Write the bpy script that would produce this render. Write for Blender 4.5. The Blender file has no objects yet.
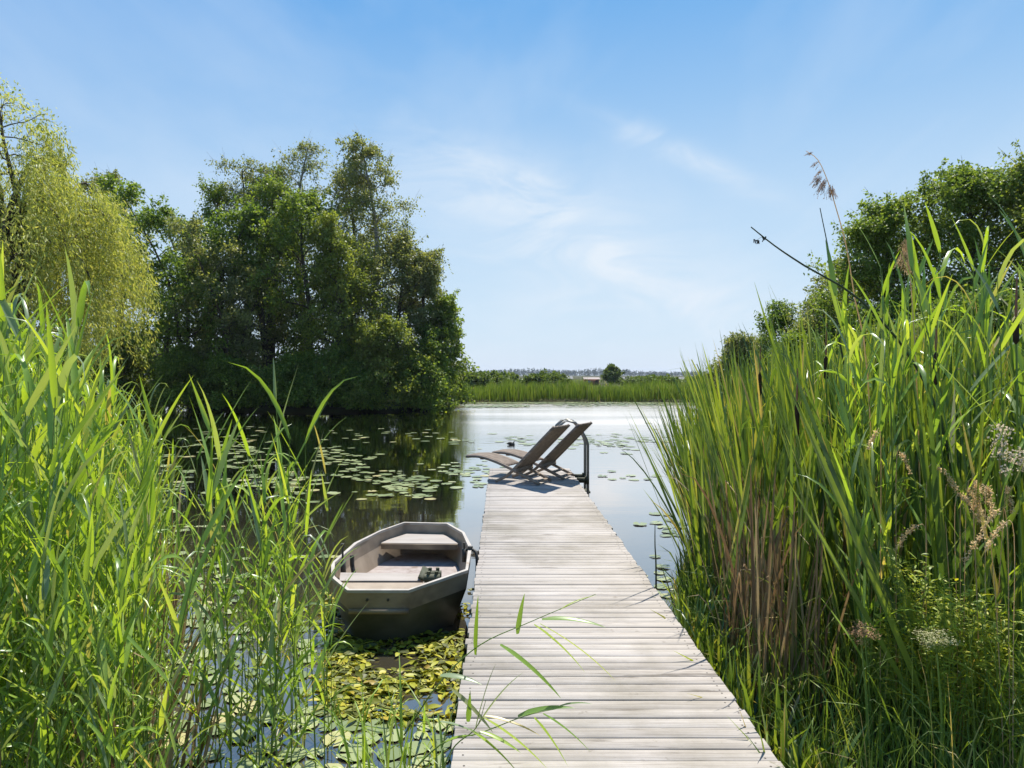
import bpy, bmesh, math, random
import numpy as np

rng = np.random.default_rng(11)
random.seed(5)
R = math.radians
S = bpy.context.scene
COL = S.collection
F, CX, CY, H = 682.67, 502.0, 375.0, 1.80      # pixel focal length, vanishing point, eye height above the water
SUN_AZ, SUN_EL = 20.0, 62.0                     # degrees right of the view direction, elevation


def at(px, py, Y):
    """world point at depth Y that lies on the line of sight through a place measured in the photo"""
    return np.array([(px - CX) * Y / F, Y, H + (CY - py) * Y / F])


def depth(py, z=0.0):
    return F * (H - z) / (py - CY)


def onz(px, py, z=0.0):
    Y = depth(py, z)
    return np.array([(px - CX) * Y / F, Y, z])


# ------------------------------------------------------------------ object helpers
def tag(o, label=None, cat=None, group=None, kind=None):
    if label: o['label'] = label
    if cat: o['category'] = cat
    if group: o['group'] = group
    if kind: o['kind'] = kind
    return o


def link(name, me, mat=None, parent=None, loc=(0, 0, 0), rz=0.0):
    o = bpy.data.objects.new(name, me)
    COL.objects.link(o)
    o.location = loc
    o.rotation_euler = (0, 0, rz)
    if parent is not None: o.parent = parent
    if mat is not None and me is not None and not me.materials:
        for m in (mat if isinstance(mat, (list, tuple)) else [mat]):
            me.materials.append(m)
    return o


def empty(name, loc=(0, 0, 0), rz=0.0):
    return link(name, None, None, None, loc, rz)


class Buf:
    """collects vertices and faces, builds one mesh"""
    def __init__(self):
        self.v, self.f, self.n, self.mi = [], [], 0, []

    def add(self, V, Fs, mi=0):
        V = np.asarray(V, float).reshape(-1, 3)
        Fs = np.asarray(Fs, int)
        if Fs.size == 0: return
        self.v.append(V); self.f.append(Fs + self.n); self.n += len(V)
        self.mi.append(np.full(len(Fs), mi, int))

    def arrays(self):
        return np.concatenate(self.v), self.f

    def mesh(self, name, smooth=False):
        me = bpy.data.meshes.new(name)
        if not self.v: return me
        V = np.concatenate(self.v)
        loops = np.concatenate([f.ravel() for f in self.f])
        tot = np.concatenate([np.full(len(f), f.shape[1], int) for f in self.f])
        st = np.concatenate([[0], np.cumsum(tot)[:-1]])
        me.vertices.add(len(V)); me.vertices.foreach_set('co', V.ravel())
        me.loops.add(len(loops)); me.loops.foreach_set('vertex_index', loops)
        me.polygons.add(len(tot))
        me.polygons.foreach_set('loop_start', st)
        me.polygons.foreach_set('loop_total', tot)
        me.polygons.foreach_set('material_index', np.concatenate(self.mi))
        if smooth: me.polygons.foreach_set('use_smooth', np.ones(len(tot), bool))
        me.update(calc_edges=True)
        me.validate()
        return me

    def build(self, name, mat, parent=None, smooth=False, loc=(0, 0, 0), rz=0.0):
        return link(name, self.mesh(name, smooth), mat, parent, loc, rz)

    # ---- solids
    def box(self, c, s, R3=None, mi=0):
        c = np.asarray(c, float); h = np.asarray(s, float) / 2
        V = np.array([[x, y, z] for x in (-1, 1) for y in (-1, 1) for z in (-1, 1)], float) * h
        if R3 is not None: V = V @ np.asarray(R3).T
        self.add(V + c, [[0, 1, 3, 2], [4, 6, 7, 5], [0, 4, 5, 1], [2, 3, 7, 6], [0, 2, 6, 4], [1, 5, 7, 3]], mi)

    def tube(self, P, r, n=6, cap=True, mi=0):
        P = np.asarray(P, float); k = len(P)
        r = np.full(k, r, float) if np.isscalar(r) else np.asarray(r, float)
        T = np.gradient(P, axis=0); T /= np.linalg.norm(T, axis=1)[:, None] + 1e-9
        ref = np.array([0.31, 0.17, 0.93]) if abs(T[0] @ [0.31, 0.17, 0.93]) < 0.9 else np.array([1.0, 0, 0])
        A = np.cross(T, ref); A /= np.linalg.norm(A, axis=1)[:, None] + 1e-9
        B = np.cross(T, A)
        a = np.arange(n) / n * 2 * np.pi
        V = P[:, None] + r[:, None, None] * (np.cos(a)[None, :, None] * A[:, None] + np.sin(a)[None, :, None] * B[:, None])
        i, j = np.meshgrid(np.arange(k - 1), np.arange(n), indexing='ij')
        j2 = (j + 1) % n
        Q = np.stack([i * n + j, i * n + j2, (i + 1) * n + j2, (i + 1) * n + j], -1).reshape(-1, 4)
        self.add(V.reshape(-1, 3), Q, mi)
        if cap:
            self.add(V[0], [list(range(n))[::-1]], mi); self.add(V[-1], [list(range(n))], mi)

    def ribbon(self, xz, y0, y1, t, mi=0):
        """a board that follows a curve in the local xz plane, from y0 to y1, t thick"""
        P = np.asarray(xz, float); k = len(P)
        T = np.gradient(P, axis=0); T /= np.linalg.norm(T, axis=1)[:, None]
        N = np.stack([-T[:, 1], T[:, 0]], 1) * t / 2
        t = N
        a, b = P + N, P - N
        V = np.concatenate([np.stack([q[:, 0], np.full(k, y), q[:, 1]], 1) for q, y in ((a, y0), (a, y1), (b, y1), (b, y0))])
        i = np.arange(k - 1)
        Q = [np.stack([s * k + i, s * k + i + 1, ((s + 1) % 4) * k + i + 1, ((s + 1) % 4) * k + i], 1) for s in range(4)]
        self.add(V, np.concatenate(Q + [np.array([[0, k, 2 * k, 3 * k], [3 * k + k - 1, 2 * k + k - 1, k + k - 1, k - 1]])]), mi)


def unit(a):
    return a / (np.linalg.norm(a, axis=-1, keepdims=True) + 1e-9)


def blades(buf, P, D, L, W, droop, seg=6, fold=0.18, twist=0.4, shape='reed', wind=(0, 0, 0), rg=None, power=1.3):
    """long leaves: N strips that start at P along D, bend down under their own weight and taper to a point"""
    rg = rg or rng
    P = np.asarray(P, float); N = len(P)
    D = unit(np.asarray(D, float))
    L = np.broadcast_to(L, N); W = np.broadcast_to(W, N); droop = np.broadcast_to(droop, N)
    up = np.array([0, 0, 1.0])
    side = np.cross(D, up)
    bad = np.linalg.norm(side, axis=1) < 0.12
    ra = rg.random(N) * 2 * np.pi
    side[bad] = np.stack([np.cos(ra), np.sin(ra), 0 * ra], 1)[bad]
    side = unit(side)
    tw = rg.normal(0, twist, N)
    pos = P.copy(); rows = []
    wind = np.asarray(wind, float)
    for s in range(seg + 1):
        t = s / seg
        d = unit(D + (t ** power * droop)[:, None] * (-up) + t * wind)
        if s: pos = pos + d * (L / seg)[:, None]
        if shape == 'reed': w = min(1.0, 0.5 + t * 2.6) * max(0.0, 1 - t ** 1.9) ** 0.9
        elif shape == 'strap': w = min(1.0, 0.7 + t) * max(0.0, 1 - t ** 5) ** 0.9
        else: w = math.sin(math.pi * min(1, 0.08 + t * 0.92)) ** 0.8
        n0 = unit(np.cross(side, d))
        ang = tw * (0.4 + t)
        sd = side * np.cos(ang)[:, None] + n0 * np.sin(ang)[:, None]
        nn = unit(np.cross(sd, d))
        ww = (W * w / 2 + 0.0004)[:, None]
        if fold: rows.append(np.stack([pos - sd * ww + nn * ww * fold * 2, pos, pos + sd * ww + nn * ww * fold * 2], 1))
        else: rows.append(np.stack([pos - sd * ww, pos + sd * ww], 1))
    V = np.stack(rows, 1)                       # N, seg+1, m, 3
    m = V.shape[2]
    base = (np.arange(N) * (seg + 1) * m)[:, None, None]
    i = np.arange(seg)[None, :, None]; j = np.arange(m - 1)[None, None, :]
    a = base + i * m + j
    Q = np.stack([a, a + 1, a + m + 1, a + m], -1).reshape(-1, 4)
    buf.add(V.reshape(-1, 3), Q)


def leafquads(buf, P, D, Nn, l, w):
    D = unit(D); sd = unit(np.cross(D, Nn)); l = np.asarray(l)[:, None]; w = np.asarray(w)[:, None]
    nn = np.cross(sd, D)
    V = np.stack([P, P + D * l * .45 + sd * w / 2 + nn * w * .12, P + D * l, P + D * l * .45 - sd * w / 2 + nn * w * .12], 1)
    buf.add(V.reshape(-1, 3), np.arange(len(P) * 4).reshape(-1, 4))


# ------------------------------------------------------------------ materials
def nodes(name):
    m = bpy.data.materials.new(name); m.use_nodes = True
    nt = m.node_tree; nt.nodes.clear()
    return m, nt, nt.nodes, nt.links


def N(nt, typ, **kw):
    n = nt.nodes.new(typ)
    for k, v in kw.items():
        if k.startswith('i_'): n.inputs[int(k[2:]) if k[2:].isdigit() else k[2:]].default_value = v
        else: setattr(n, k, v)
    return n


def ramp(nt, fac, stops):
    r = nt.nodes.new('ShaderNodeValToRGB')
    e = r.color_ramp.elements
    while len(e) < len(stops): e.new(0.5)
    for q, (p, c) in zip(e, stops):
        q.position = p; q.color = (*c, 1)
    nt.links.new(fac, r.inputs[0])
    return r.outputs[0]


def leafmat(name, stops, trans=0.4, rough=0.42, spec=0.35, warm=(1.25, 1.2, 0.55), patch=None):
    """stops: colours picked per leaf; trans: how much light passes through the blade"""
    m, nt, nd, ln = nodes(name)
    geo = N(nt, 'ShaderNodeNewGeometry'); oi = N(nt, 'ShaderNodeObjectInfo')
    ad = N(nt, 'ShaderNodeMath', operation='ADD'); ln.new(geo.outputs['Random Per Island'], ad.inputs[0]); ln.new(oi.outputs['Random'], ad.inputs[1])
    fr = N(nt, 'ShaderNodeMath', operation='FRACT'); ln.new(ad.outputs[0], fr.inputs[0])
    col = ramp(nt, fr.outputs[0], stops)
    if patch:                                   # clumps of younger / older leaves
        tc = N(nt, 'ShaderNodeTexCoord'); nz = N(nt, 'ShaderNodeTexNoise'); nz.inputs['Scale'].default_value = patch[0]; nz.inputs['Detail'].default_value = 2
        ln.new(tc.outputs['Object'], nz.inputs['Vector'])
        rr = ramp(nt, nz.outputs[0], [(0.42, (0, 0, 0)), (0.62, (1, 1, 1))])
        mx = N(nt, 'ShaderNodeMixRGB', blend_type='MIX'); ln.new(rr, mx.inputs[0]); ln.new(col, mx.inputs[1])
        ml = N(nt, 'ShaderNodeMixRGB', blend_type='MULTIPLY'); ml.inputs[0].default_value = 1; ml.inputs[2].default_value = (*patch[1], 1)
        ln.new(col, ml.inputs[1]); ln.new(ml.outputs[0], mx.inputs[2]); col = mx.outputs[0]
    b = N(nt, 'ShaderNodeBsdfPrincipled'); b.inputs['Roughness'].default_value = rough
    b.inputs['Specular IOR Level'].default_value = spec
    ln.new(col, b.inputs['Base Color'])
    out = N(nt, 'ShaderNodeOutputMaterial')
    if trans > 0:
        tr = N(nt, 'ShaderNodeBsdfTranslucent')
        ml = N(nt, 'ShaderNodeMixRGB', blend_type='MULTIPLY'); ml.inputs[0].default_value = 1; ml.inputs[2].default_value = (*warm, 1)
        ln.new(col, ml.inputs[1]); ln.new(ml.outputs[0], tr.inputs[0])
        mx = N(nt, 'ShaderNodeMixShader'); mx.inputs[0].default_value = trans
        ln.new(b.outputs[0], mx.inputs[1]); ln.new(tr.outputs[0], mx.inputs[2]); ln.new(mx.outputs[0], out.inputs[0])
    else:
        ln.new(b.outputs[0], out.inputs[0])
    return m


def noisemat(name, stops, scale=(3, 3, 3), detail=5, rough=0.7, spec=0.3, bump=0.0, metal=0.0, island=False, rough2=None, stain=None, nscale=1.0):
    m, nt, nd, ln = nodes(name)
    tc = N(nt, 'ShaderNodeTexCoord'); mp = N(nt, 'ShaderNodeMapping'); mp.inputs['Scale'].default_value = scale
    ln.new(tc.outputs['Object'], mp.inputs[0]); vec = mp.outputs[0]
    geo = None
    if island:
        geo = N(nt, 'ShaderNodeNewGeometry')
        ml = N(nt, 'ShaderNodeMath', operation='MULTIPLY'); ml.inputs[1].default_value = 97.0; ln.new(geo.outputs['Random Per Island'], ml.inputs[0])
        va = N(nt, 'ShaderNodeVectorMath', operation='ADD'); ln.new(vec, va.inputs[0]); ln.new(ml.outputs[0], va.inputs[1]); vec = va.outputs[0]
    nz = N(nt, 'ShaderNodeTexNoise'); nz.inputs['Scale'].default_value = nscale; nz.inputs['Detail'].default_value = detail; nz.inputs['Roughness'].default_value = 0.6
    ln.new(vec, nz.inputs['Vector'])
    col = ramp(nt, nz.outputs[0], stops)
    if island:                                  # every board has weathered to its own tone
        hv = N(nt, 'ShaderNodeHueSaturation'); mr = N(nt, 'ShaderNodeMapRange'); mr.inputs[3].default_value = 0.86; mr.inputs[4].default_value = 1.06
        ln.new(geo.outputs['Random Per Island'], mr.inputs[0]); ln.new(mr.outputs[0], hv.inputs['Value']); ln.new(col, hv.inputs['Color']); col = hv.outputs[0]
    if stain:
        n2 = N(nt, 'ShaderNodeTexNoise'); n2.inputs['Scale'].default_value = stain[0]; n2.inputs['Detail'].default_value = 6
        ln.new(tc.outputs['Object'], n2.inputs['Vector'])
        mk = ramp(nt, n2.outputs[0], [(stain[1], (0, 0, 0)), (stain[2], (1, 1, 1))])
        mx = N(nt, 'ShaderNodeMixRGB', blend_type='MIX'); ln.new(mk, mx.inputs[0]); ln.new(col, mx.inputs[1]); mx.inputs[2].default_value = (*stain[3], 1); col = mx.outputs[0]
    b = N(nt, 'ShaderNodeBsdfPrincipled'); b.inputs['Roughness'].default_value = rough; b.inputs['Metallic'].default_value = metal
    b.inputs['Specular IOR Level'].default_value = spec
    ln.new(col, b.inputs['Base Color'])
    if bump:
        bp = N(nt, 'ShaderNodeBump'); bp.inputs['Strength'].default_value = bump; bp.inputs['Distance'].default_value = 0.01
        ln.new(nz.outputs[0], bp.inputs['Height']); ln.new(bp.outputs[0], b.inputs['Normal'])
    out = N(nt, 'ShaderNodeOutputMaterial'); ln.new(b.outputs[0], out.inputs[0])
    return m


M = {}
M['reed'] = leafmat('reed_leaf', [(0, (0.162, 0.275, 0.060)), (.3, (0.246, 0.396, 0.060)), (.55, (0.336, 0.484, 0.075)), (.75, (0.426, 0.528, 0.105)), (.85, (0.246, 0.330, 0.180)), (.96, (0.202, 0.286, 0.135)), (1, (0.582, 0.462, 0.225))], trans=.45, rough=.34, spec=.65, warm=(1.4, 1.25, .4))
M['reed_stalk'] = leafmat('reed_stalk', [(0, (.12, .20, .035)), (1, (.18, .26, .05))], trans=0, rough=.4)
M['typha'] = leafmat('cattail_leaf', [(0, (0.066, 0.121, 0.036)), (.35, (0.120, 0.207, 0.042)), (.7, (0.228, 0.322, 0.050)), (.9, (0.360, 0.437, 0.070)), (1, (0.504, 0.380, 0.168))], trans=.4, rough=.34, spec=.6, warm=(1.4, 1.25, .4), patch=(2.5, (.62, .68, .85)))
M['dry'] = leafmat('dry_reed_leaf', [(0, (.15, .095, .05)), (.5, (.27, .185, .095)), (1, (.44, .35, .19))], trans=.3, rough=.7, warm=(1.1, 1, .8))
M['grass'] = leafmat('meadow_grass', [(0, (0.101, 0.168, 0.029)), (.6, (0.182, 0.269, 0.043)), (.93, (0.284, 0.336, 0.072)), (1, (0.689, 0.504, 0.216))], trans=.4, rough=.45, warm=(1.4, 1.3, .5))
M['herb'] = leafmat('herb_leaf', [(0, (0.230, 0.322, 0.039)), (.6, (0.368, 0.437, 0.052)), (1, (0.529, 0.506, 0.052))], trans=.42, rough=.5, warm=(1.3, 1.2, .4))
M['straw'] = leafmat('seed_head', [(0, (.66, .50, .29)), (1, (.80, .66, .43))], trans=.5, rough=.8, warm=(1.1, 1, .8))
M['plume'] = leafmat('reed_plume', [(0, (.30, .17, .09)), (1, (.46, .29, .16))], trans=.4, rough=.8, warm=(1.1, 1, .8))
M['cream'] = leafmat('cream_flower', [(0, (.34, .33, .15)), (1, (.5, .47, .26))], trans=.25, rough=.7, warm=(1, 1, .8))
M['pink'] = leafmat('pale_blossom', [(0, (.7, .55, .42)), (1, (.8, .7, .56))], trans=.4, rough=.7, warm=(1, 1, .9))
M['far_belt'] = leafmat('far_reed_leaf', [(0, (.10, .17, .03)), (.5, (.18, .27, .04)), (.9, (.26, .33, .07)), (1, (.34, .32, .16))], trans=.4, rough=.5, warm=(1.3, 1.2, .5), patch=(.8, (.7, .75, .8)))
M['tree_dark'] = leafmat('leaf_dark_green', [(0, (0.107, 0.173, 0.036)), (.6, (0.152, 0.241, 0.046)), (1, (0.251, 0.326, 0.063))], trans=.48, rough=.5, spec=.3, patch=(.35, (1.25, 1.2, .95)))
M['tree_mid'] = leafmat('leaf_mid_green', [(0, (0.122, 0.181, 0.040)), (.6, (0.168, 0.250, 0.048)), (1, (0.269, 0.335, 0.063))], trans=.48, rough=.5, spec=.3, patch=(.4, (1.25, 1.2, .95)))
M['tree_grey'] = leafmat('leaf_grey_green', [(0, (0.153, 0.187, 0.082)), (.6, (0.218, 0.253, 0.104)), (1, (0.321, 0.330, 0.150))], trans=.48, rough=.5, spec=.35, patch=(.45, (1.25, 1.2, .95)))
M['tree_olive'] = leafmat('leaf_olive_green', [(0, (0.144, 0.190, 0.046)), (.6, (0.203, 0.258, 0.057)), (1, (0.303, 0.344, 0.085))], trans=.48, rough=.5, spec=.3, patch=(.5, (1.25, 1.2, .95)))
M['willow'] = leafmat('willow_leaf', [(0, (.33, .39, .09)), (.5, (.44, .48, .11)), (1, (.58, .56, .17))], trans=.5, rough=.5, spec=.35, warm=(1.15, 1.1, .6))
M['far_green'] = leafmat('far_bush_leaf', [(0, (0.090, 0.144, 0.030)), (1, (0.168, 0.218, 0.050))], trans=.35, rough=.6, spec=.2)
M['far_wood'] = leafmat('far_wood_leaf', [(0, (.012, .026, .01)), (1, (.025, .045, .018))], trans=.2, rough=.6, spec=.2)
M['bark'] = noisemat('bark', [(.3, (.045, .036, .027)), (.7, (.12, .10, .08))], (6, 6, 1.5), rough=.9, bump=.5)
M['birch'] = noisemat('birch_bark', [(.35, (.06, .05, .045)), (.5, (.32, .30, .27)), (.8, (.45, .43, .4))], (2, 2, 9), rough=.8)
M['lily'] = leafmat('lily_leaf', [(0, (0.143, 0.182, 0.072)), (.5, (0.220, 0.259, 0.108)), (.9, (0.308, 0.336, 0.156)), (1, (0.418, 0.363, 0.156))], trans=.0, rough=.3, spec=.6)
M['weed'] = leafmat('pondweed_leaf', [(0, (0.060, 0.072, 0.011)), (.35, (0.144, 0.156, 0.015)), (.75, (0.336, 0.336, 0.022)), (.95, (0.432, 0.372, 0.033)), (1, (0.336, 0.192, 0.033))], trans=.15, rough=.5, spec=.3)
def deckmat():
    m, nt, nd, ln = nodes('weathered_planks')
    tc = N(nt, 'ShaderNodeTexCoord'); geo = N(nt, 'ShaderNodeNewGeometry'); rnd = geo.outputs['Random Per Island']
    off = N(nt, 'ShaderNodeMath', operation='MULTIPLY'); off.inputs[1].default_value = 83.0; ln.new(rnd, off.inputs[0])
    def grain(scale, detail, rough=.6):
        mp = N(nt, 'ShaderNodeMapping'); mp.inputs['Scale'].default_value = scale; ln.new(tc.outputs['Object'], mp.inputs[0])
        va = N(nt, 'ShaderNodeVectorMath', operation='ADD'); ln.new(mp.outputs[0], va.inputs[0]); ln.new(off.outputs[0], va.inputs[1])
        nz = N(nt, 'ShaderNodeTexNoise'); nz.inputs['Scale'].default_value = 1; nz.inputs['Detail'].default_value = detail; nz.inputs['Roughness'].default_value = rough
        ln.new(va.outputs[0], nz.inputs['Vector']); return nz.outputs[0]
    def mix(mode, f, a, b):
        x = N(nt, 'ShaderNodeMixRGB', blend_type=mode)
        for k, q in enumerate((f, a, b)):
            if isinstance(q, (int, float)): x.inputs[k].default_value = q
            elif isinstance(q, tuple): x.inputs[k].default_value = (*q, 1)
            else: ln.new(q, x.inputs[k])
        return x.outputs[0]
    g1 = grain((1.4, 60, 60), 8); g2 = grain((3.5, 230, 230), 4); g3 = grain((2.6, 22, 22), 6); g4 = grain((18, 18, 18), 6)
    col = ramp(nt, g1, [(.25, (.335, .303, .272)), (.5, (.412, .378, .343)), (.75, (.475, .44, .402))])
    col = mix('MULTIPLY', .8, col, ramp(nt, g2, [(.34, (.66, .64, .62)), (.55, (1, 1, 1))]))               # fine fibres
    col = mix('MULTIPLY', .9, col, ramp(nt, g3, [(.30, (.50, .48, .46)), (.40, (1, 1, 1))]))               # dark checks along the grain
    col = mix('MULTIPLY', .6, col, ramp(nt, g4, [(.28, (.55, .52, .48)), (.36, (1, 1, 1))]))               # specks and droppings
    n5 = N(nt, 'ShaderNodeTexNoise'); n5.inputs['Scale'].default_value = 1.3; n5.inputs['Detail'].default_value = 7; n5.inputs['Roughness'].default_value = .65; ln.new(tc.outputs['Object'], n5.inputs['Vector'])
    col = mix('MULTIPLY', 1.0, col, ramp(nt, n5.outputs[0], [(.36, (.72, .71, .66)), (.55, (1, 1, 1))]))      # damp and algae patches
    tone = N(nt, 'ShaderNodeValToRGB'); ln.new(rnd, tone.inputs[0]); el = tone.color_ramp.elements
    while len(el) < 5: el.new(.5)
    for e, (p, c) in zip(el, ((0, (.83, .82, .81)), (.2, (.95, .94, .93)), (.5, (1, .985, .96)), (.8, (1.06, 1.06, 1.06)), (1, (.89, .87, .84)))): e.position = p; e.color = (*c, 1)
    col = mix('MULTIPLY', 1.0, col, tone.outputs[0])
    b = N(nt, 'ShaderNodeBsdfPrincipled'); b.inputs['Roughness'].default_value = .82; b.inputs['Specular IOR Level'].default_value = .2; ln.new(col, b.inputs['Base Color'])
    bp = N(nt, 'ShaderNodeBump'); bp.inputs['Strength'].default_value = .35; bp.inputs['Distance'].default_value = .003; ln.new(g2, bp.inputs['Height']); ln.new(bp.outputs[0], b.inputs['Normal'])
    o = N(nt, 'ShaderNodeOutputMaterial'); ln.new(b.outputs[0], o.inputs[0]); return m


M['deck'] = deckmat()
M['screw'] = noisemat('rusty_screw', [(.3, (.03, .025, .02)), (.7, (.07, .055, .045))], rough=.6)
M['beam'] = noisemat('dark_wet_beam', [(.3, (.05, .042, .034)), (.7, (.13, .115, .095))], (2, 12, 12), rough=.8, bump=.4)
M['teak'] = noisemat('weathered_teak', [(.3, (0.158, 0.122, 0.092)), (.7, (0.344, 0.280, 0.224))], (3, 45, 45), rough=.85, spec=.15, bump=.2, island=True)
M['boat_in'] = noisemat('boat_inside', [(.3, (0.256, 0.200, 0.146)), (.7, (0.375, 0.302, 0.228))], (5, 5, 5), detail=8, rough=.65, bump=.15, stain=(4, .58, .72, (.22, .17, .13)))
M['boat_out'] = noisemat('boat_outside', [(.3, (0.054, 0.056, 0.038)), (.7, (0.116, 0.105, 0.076))], (4, 4, 9), detail=8, rough=.5, stain=(3, .55, .7, (.12, .11, .09)))
M['boat_strake'] = noisemat('boat_strake', [(.3, (0.218, 0.165, 0.110)), (.7, (0.343, 0.271, 0.185))], (4, 4, 9), detail=8, rough=.6, stain=(3, .55, .7, (.15, .11, .08)))
M['boat_rim'] = noisemat('boat_rim', [(.3, (0.337, 0.300, 0.258)), (.7, (0.460, 0.419, 0.370))], (9, 9, 9), detail=8, rough=.6, stain=(6, .6, .7, (.3, .22, .15)))
M['boat_seat'] = noisemat('boat_seat', [(.3, (0.291, 0.254, 0.220)), (.7, (0.384, 0.343, 0.306))], (3, 12, 12), detail=8, rough=.6, stain=(5, .6, .75, (.3, .24, .19)))
M['boat_floor'] = noisemat('boat_floor', [(.3, (0.264, 0.215, 0.189)), (.7, (0.371, 0.323, 0.296))], (14, 14, 14), detail=9, rough=.8, stain=(9, .55, .7, (.20, .15, .12)))
M['iron'] = noisemat('dark_iron', [(.3, (.03, .03, .028)), (.7, (.09, .085, .075))], (20, 20, 20), rough=.55, metal=.3)
M['steel'] = noisemat('dull_steel', [(.3, (.17, .165, .14)), (.7, (.30, .29, .26))], (8, 8, 8), rough=.45, metal=.5)
M['algae'] = noisemat('algae_steel', [(.3, (.035, .04, .02)), (.7, (.10, .10, .06))], (12, 12, 6), rough=.7)
M['soil'] = noisemat('bank_soil', [(.3, (.035, .03, .016)), (.55, (.06, .06, .025)), (.75, (.075, .10, .03))], (1.2, 1.2, 1.2), detail=8, rough=.95, spec=.1)
M['shed_dark'] = noisemat('dark_boards', [(.3, (.03, .026, .022)), (.7, (.07, .06, .05))], (4, 4, 1), rough=.8)
M['shed_roof'] = noisemat('grey_roof', [(.3, (.10, .10, .10)), (.7, (.17, .165, .16))], (1, 4, 1), rough=.7)
M['rust'] = noisemat('rusty_sheet', [(.3, (.20, .085, .05)), (.7, (.32, .16, .10))], (1, 1, 3), rough=.8)
M['pale'] = noisemat('pale_roof', [(.3, (.27, .22, .19)), (.7, (.36, .31, .28))], (2, 2, 2), rough=.9)
M['white'] = noisemat('white_wall', [(.3, (.62, .62, .6)), (.7, (.75, .75, .73))], (2, 2, 2), rough=.7)
M['glassy'] = noisemat('grey_glass', [(.3, (.2, .23, .25)), (.7, (.3, .33, .35))], (1, 1, 1), rough=.2)


def watermat():
    m, nt, nd, ln = nodes('pond_water')
    tc = N(nt, 'ShaderNodeTexCoord')
    mp = N(nt, 'ShaderNodeMapping'); mp.inputs['Scale'].default_value = (1.2, 3.0, 1); ln.new(tc.outputs['Object'], mp.inputs[0])
    n1 = N(nt, 'ShaderNodeTexNoise'); n1.inputs['Scale'].default_value = .9; n1.inputs['Detail'].default_value = 3; ln.new(mp.outputs[0], n1.inputs['Vector'])
    n2 = N(nt, 'ShaderNodeTexNoise'); n2.inputs['Scale'].default_value = 6; n2.inputs['Detail'].default_value = 2; ln.new(mp.outputs[0], n2.inputs['Vector'])
    n3 = N(nt, 'ShaderNodeTexNoise'); n3.inputs['Scale'].default_value = .12; n3.inputs['Detail'].default_value = 2; ln.new(mp.outputs[0], n3.inputs['Vector'])
    a = N(nt, 'ShaderNodeMath', operation='MULTIPLY_ADD'); ln.new(n2.outputs[0], a.inputs[0]); a.inputs[1].default_value = .10; ln.new(n1.outputs[0], a.inputs[2])
    st = ramp(nt, n3.outputs[0], [(.4, (.25,) * 3), (.65, (1,) * 3)])      # calm and rippled stretches
    # open water beyond the island's shelter is ruffled by the breeze
    sx = N(nt, 'ShaderNodeSeparateXYZ'); ln.new(tc.outputs['Object'], sx.inputs[0])
    m1 = N(nt, 'ShaderNodeMapRange', interpolation_type='SMOOTHSTEP'); ln.new(sx.outputs[1], m1.inputs[0]); m1.inputs[1].default_value = 9; m1.inputs[2].default_value = 26
    wx = N(nt, 'ShaderNodeMath', operation='MULTIPLY_ADD'); ln.new(sx.outputs[1], wx.inputs[0]); wx.inputs[1].default_value = .075; ln.new(sx.outputs[0], wx.inputs[2])
    m2 = N(nt, 'ShaderNodeMapRange', interpolation_type='SMOOTHSTEP'); ln.new(wx.outputs[0], m2.inputs[0]); m2.inputs[1].default_value = -.6; m2.inputs[2].default_value = 1.2
    op = N(nt, 'ShaderNodeMath', operation='MULTIPLY'); ln.new(m1.outputs[0], op.inputs[0]); ln.new(m2.outputs[0], op.inputs[1])
    s1 = N(nt, 'ShaderNodeMath', operation='MULTIPLY'); ln.new(st, s1.inputs[0]); s1.inputs[1].default_value = .10
    sm = N(nt, 'ShaderNodeMath', operation='MULTIPLY_ADD'); ln.new(op.outputs[0], sm.inputs[0]); sm.inputs[1].default_value = .75; ln.new(s1.outputs[0], sm.inputs[2])
    mb = N(nt, 'ShaderNodeMapping'); mb.inputs['Scale'].default_value = (.07, .3, 1); ln.new(tc.outputs['Object'], mb.inputs[0])
    n4 = N(nt, 'ShaderNodeTexNoise'); n4.inputs['Scale'].default_value = 1; n4.inputs['Detail'].default_value = 4; ln.new(mb.outputs[0], n4.inputs['Vector'])
    bd = ramp(nt, n4.outputs[0], [(.36, (.72,) * 3), (.64, (1,) * 3)]); ob = N(nt, 'ShaderNodeMath', operation='MULTIPLY'); ln.new(op.outputs[0], ob.inputs[0]); ln.new(bd, ob.inputs[1])
    rgh = N(nt, 'ShaderNodeMath', operation='MULTIPLY_ADD'); ln.new(ob.outputs[0], rgh.inputs[0]); rgh.inputs[1].default_value = .22; rgh.inputs[2].default_value = .03
    bp = N(nt, 'ShaderNodeBump'); bp.inputs['Distance'].default_value = .03
    ln.new(sm.outputs[0], bp.inputs['Strength']); ln.new(a.outputs[0], bp.inputs['Height'])
    b = N(nt, 'ShaderNodeBsdfDiffuse'); b.inputs[0].default_value = (.05, .044, .03, 1)
    gl = N(nt, 'ShaderNodeBsdfGlossy'); gl.inputs['Roughness'].default_value = .03; gl.inputs['Color'].default_value = (1, .915, .845, 1)
    ln.new(bp.outputs[0], gl.inputs['Normal']); ln.new(rgh.outputs[0], gl.inputs['Roughness'])
    fr = N(nt, 'ShaderNodeFresnel'); fr.inputs[0].default_value = 1.33
    ma = N(nt, 'ShaderNodeMath', operation='MULTIPLY_ADD', use_clamp=True); ln.new(fr.outputs[0], ma.inputs[0]); ma.inputs[1].default_value = 2.1; ma.inputs[2].default_value = .22
    ms = N(nt, 'ShaderNodeMixShader'); ln.new(ma.outputs[0], ms.inputs[0]); ln.new(b.outputs[0], ms.inputs[1]); ln.new(gl.outputs[0], ms.inputs[2])
    o = N(nt, 'ShaderNodeOutputMaterial'); ln.new(ms.outputs[0], o.inputs[0])
    return m


M['water'] = watermat()

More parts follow.
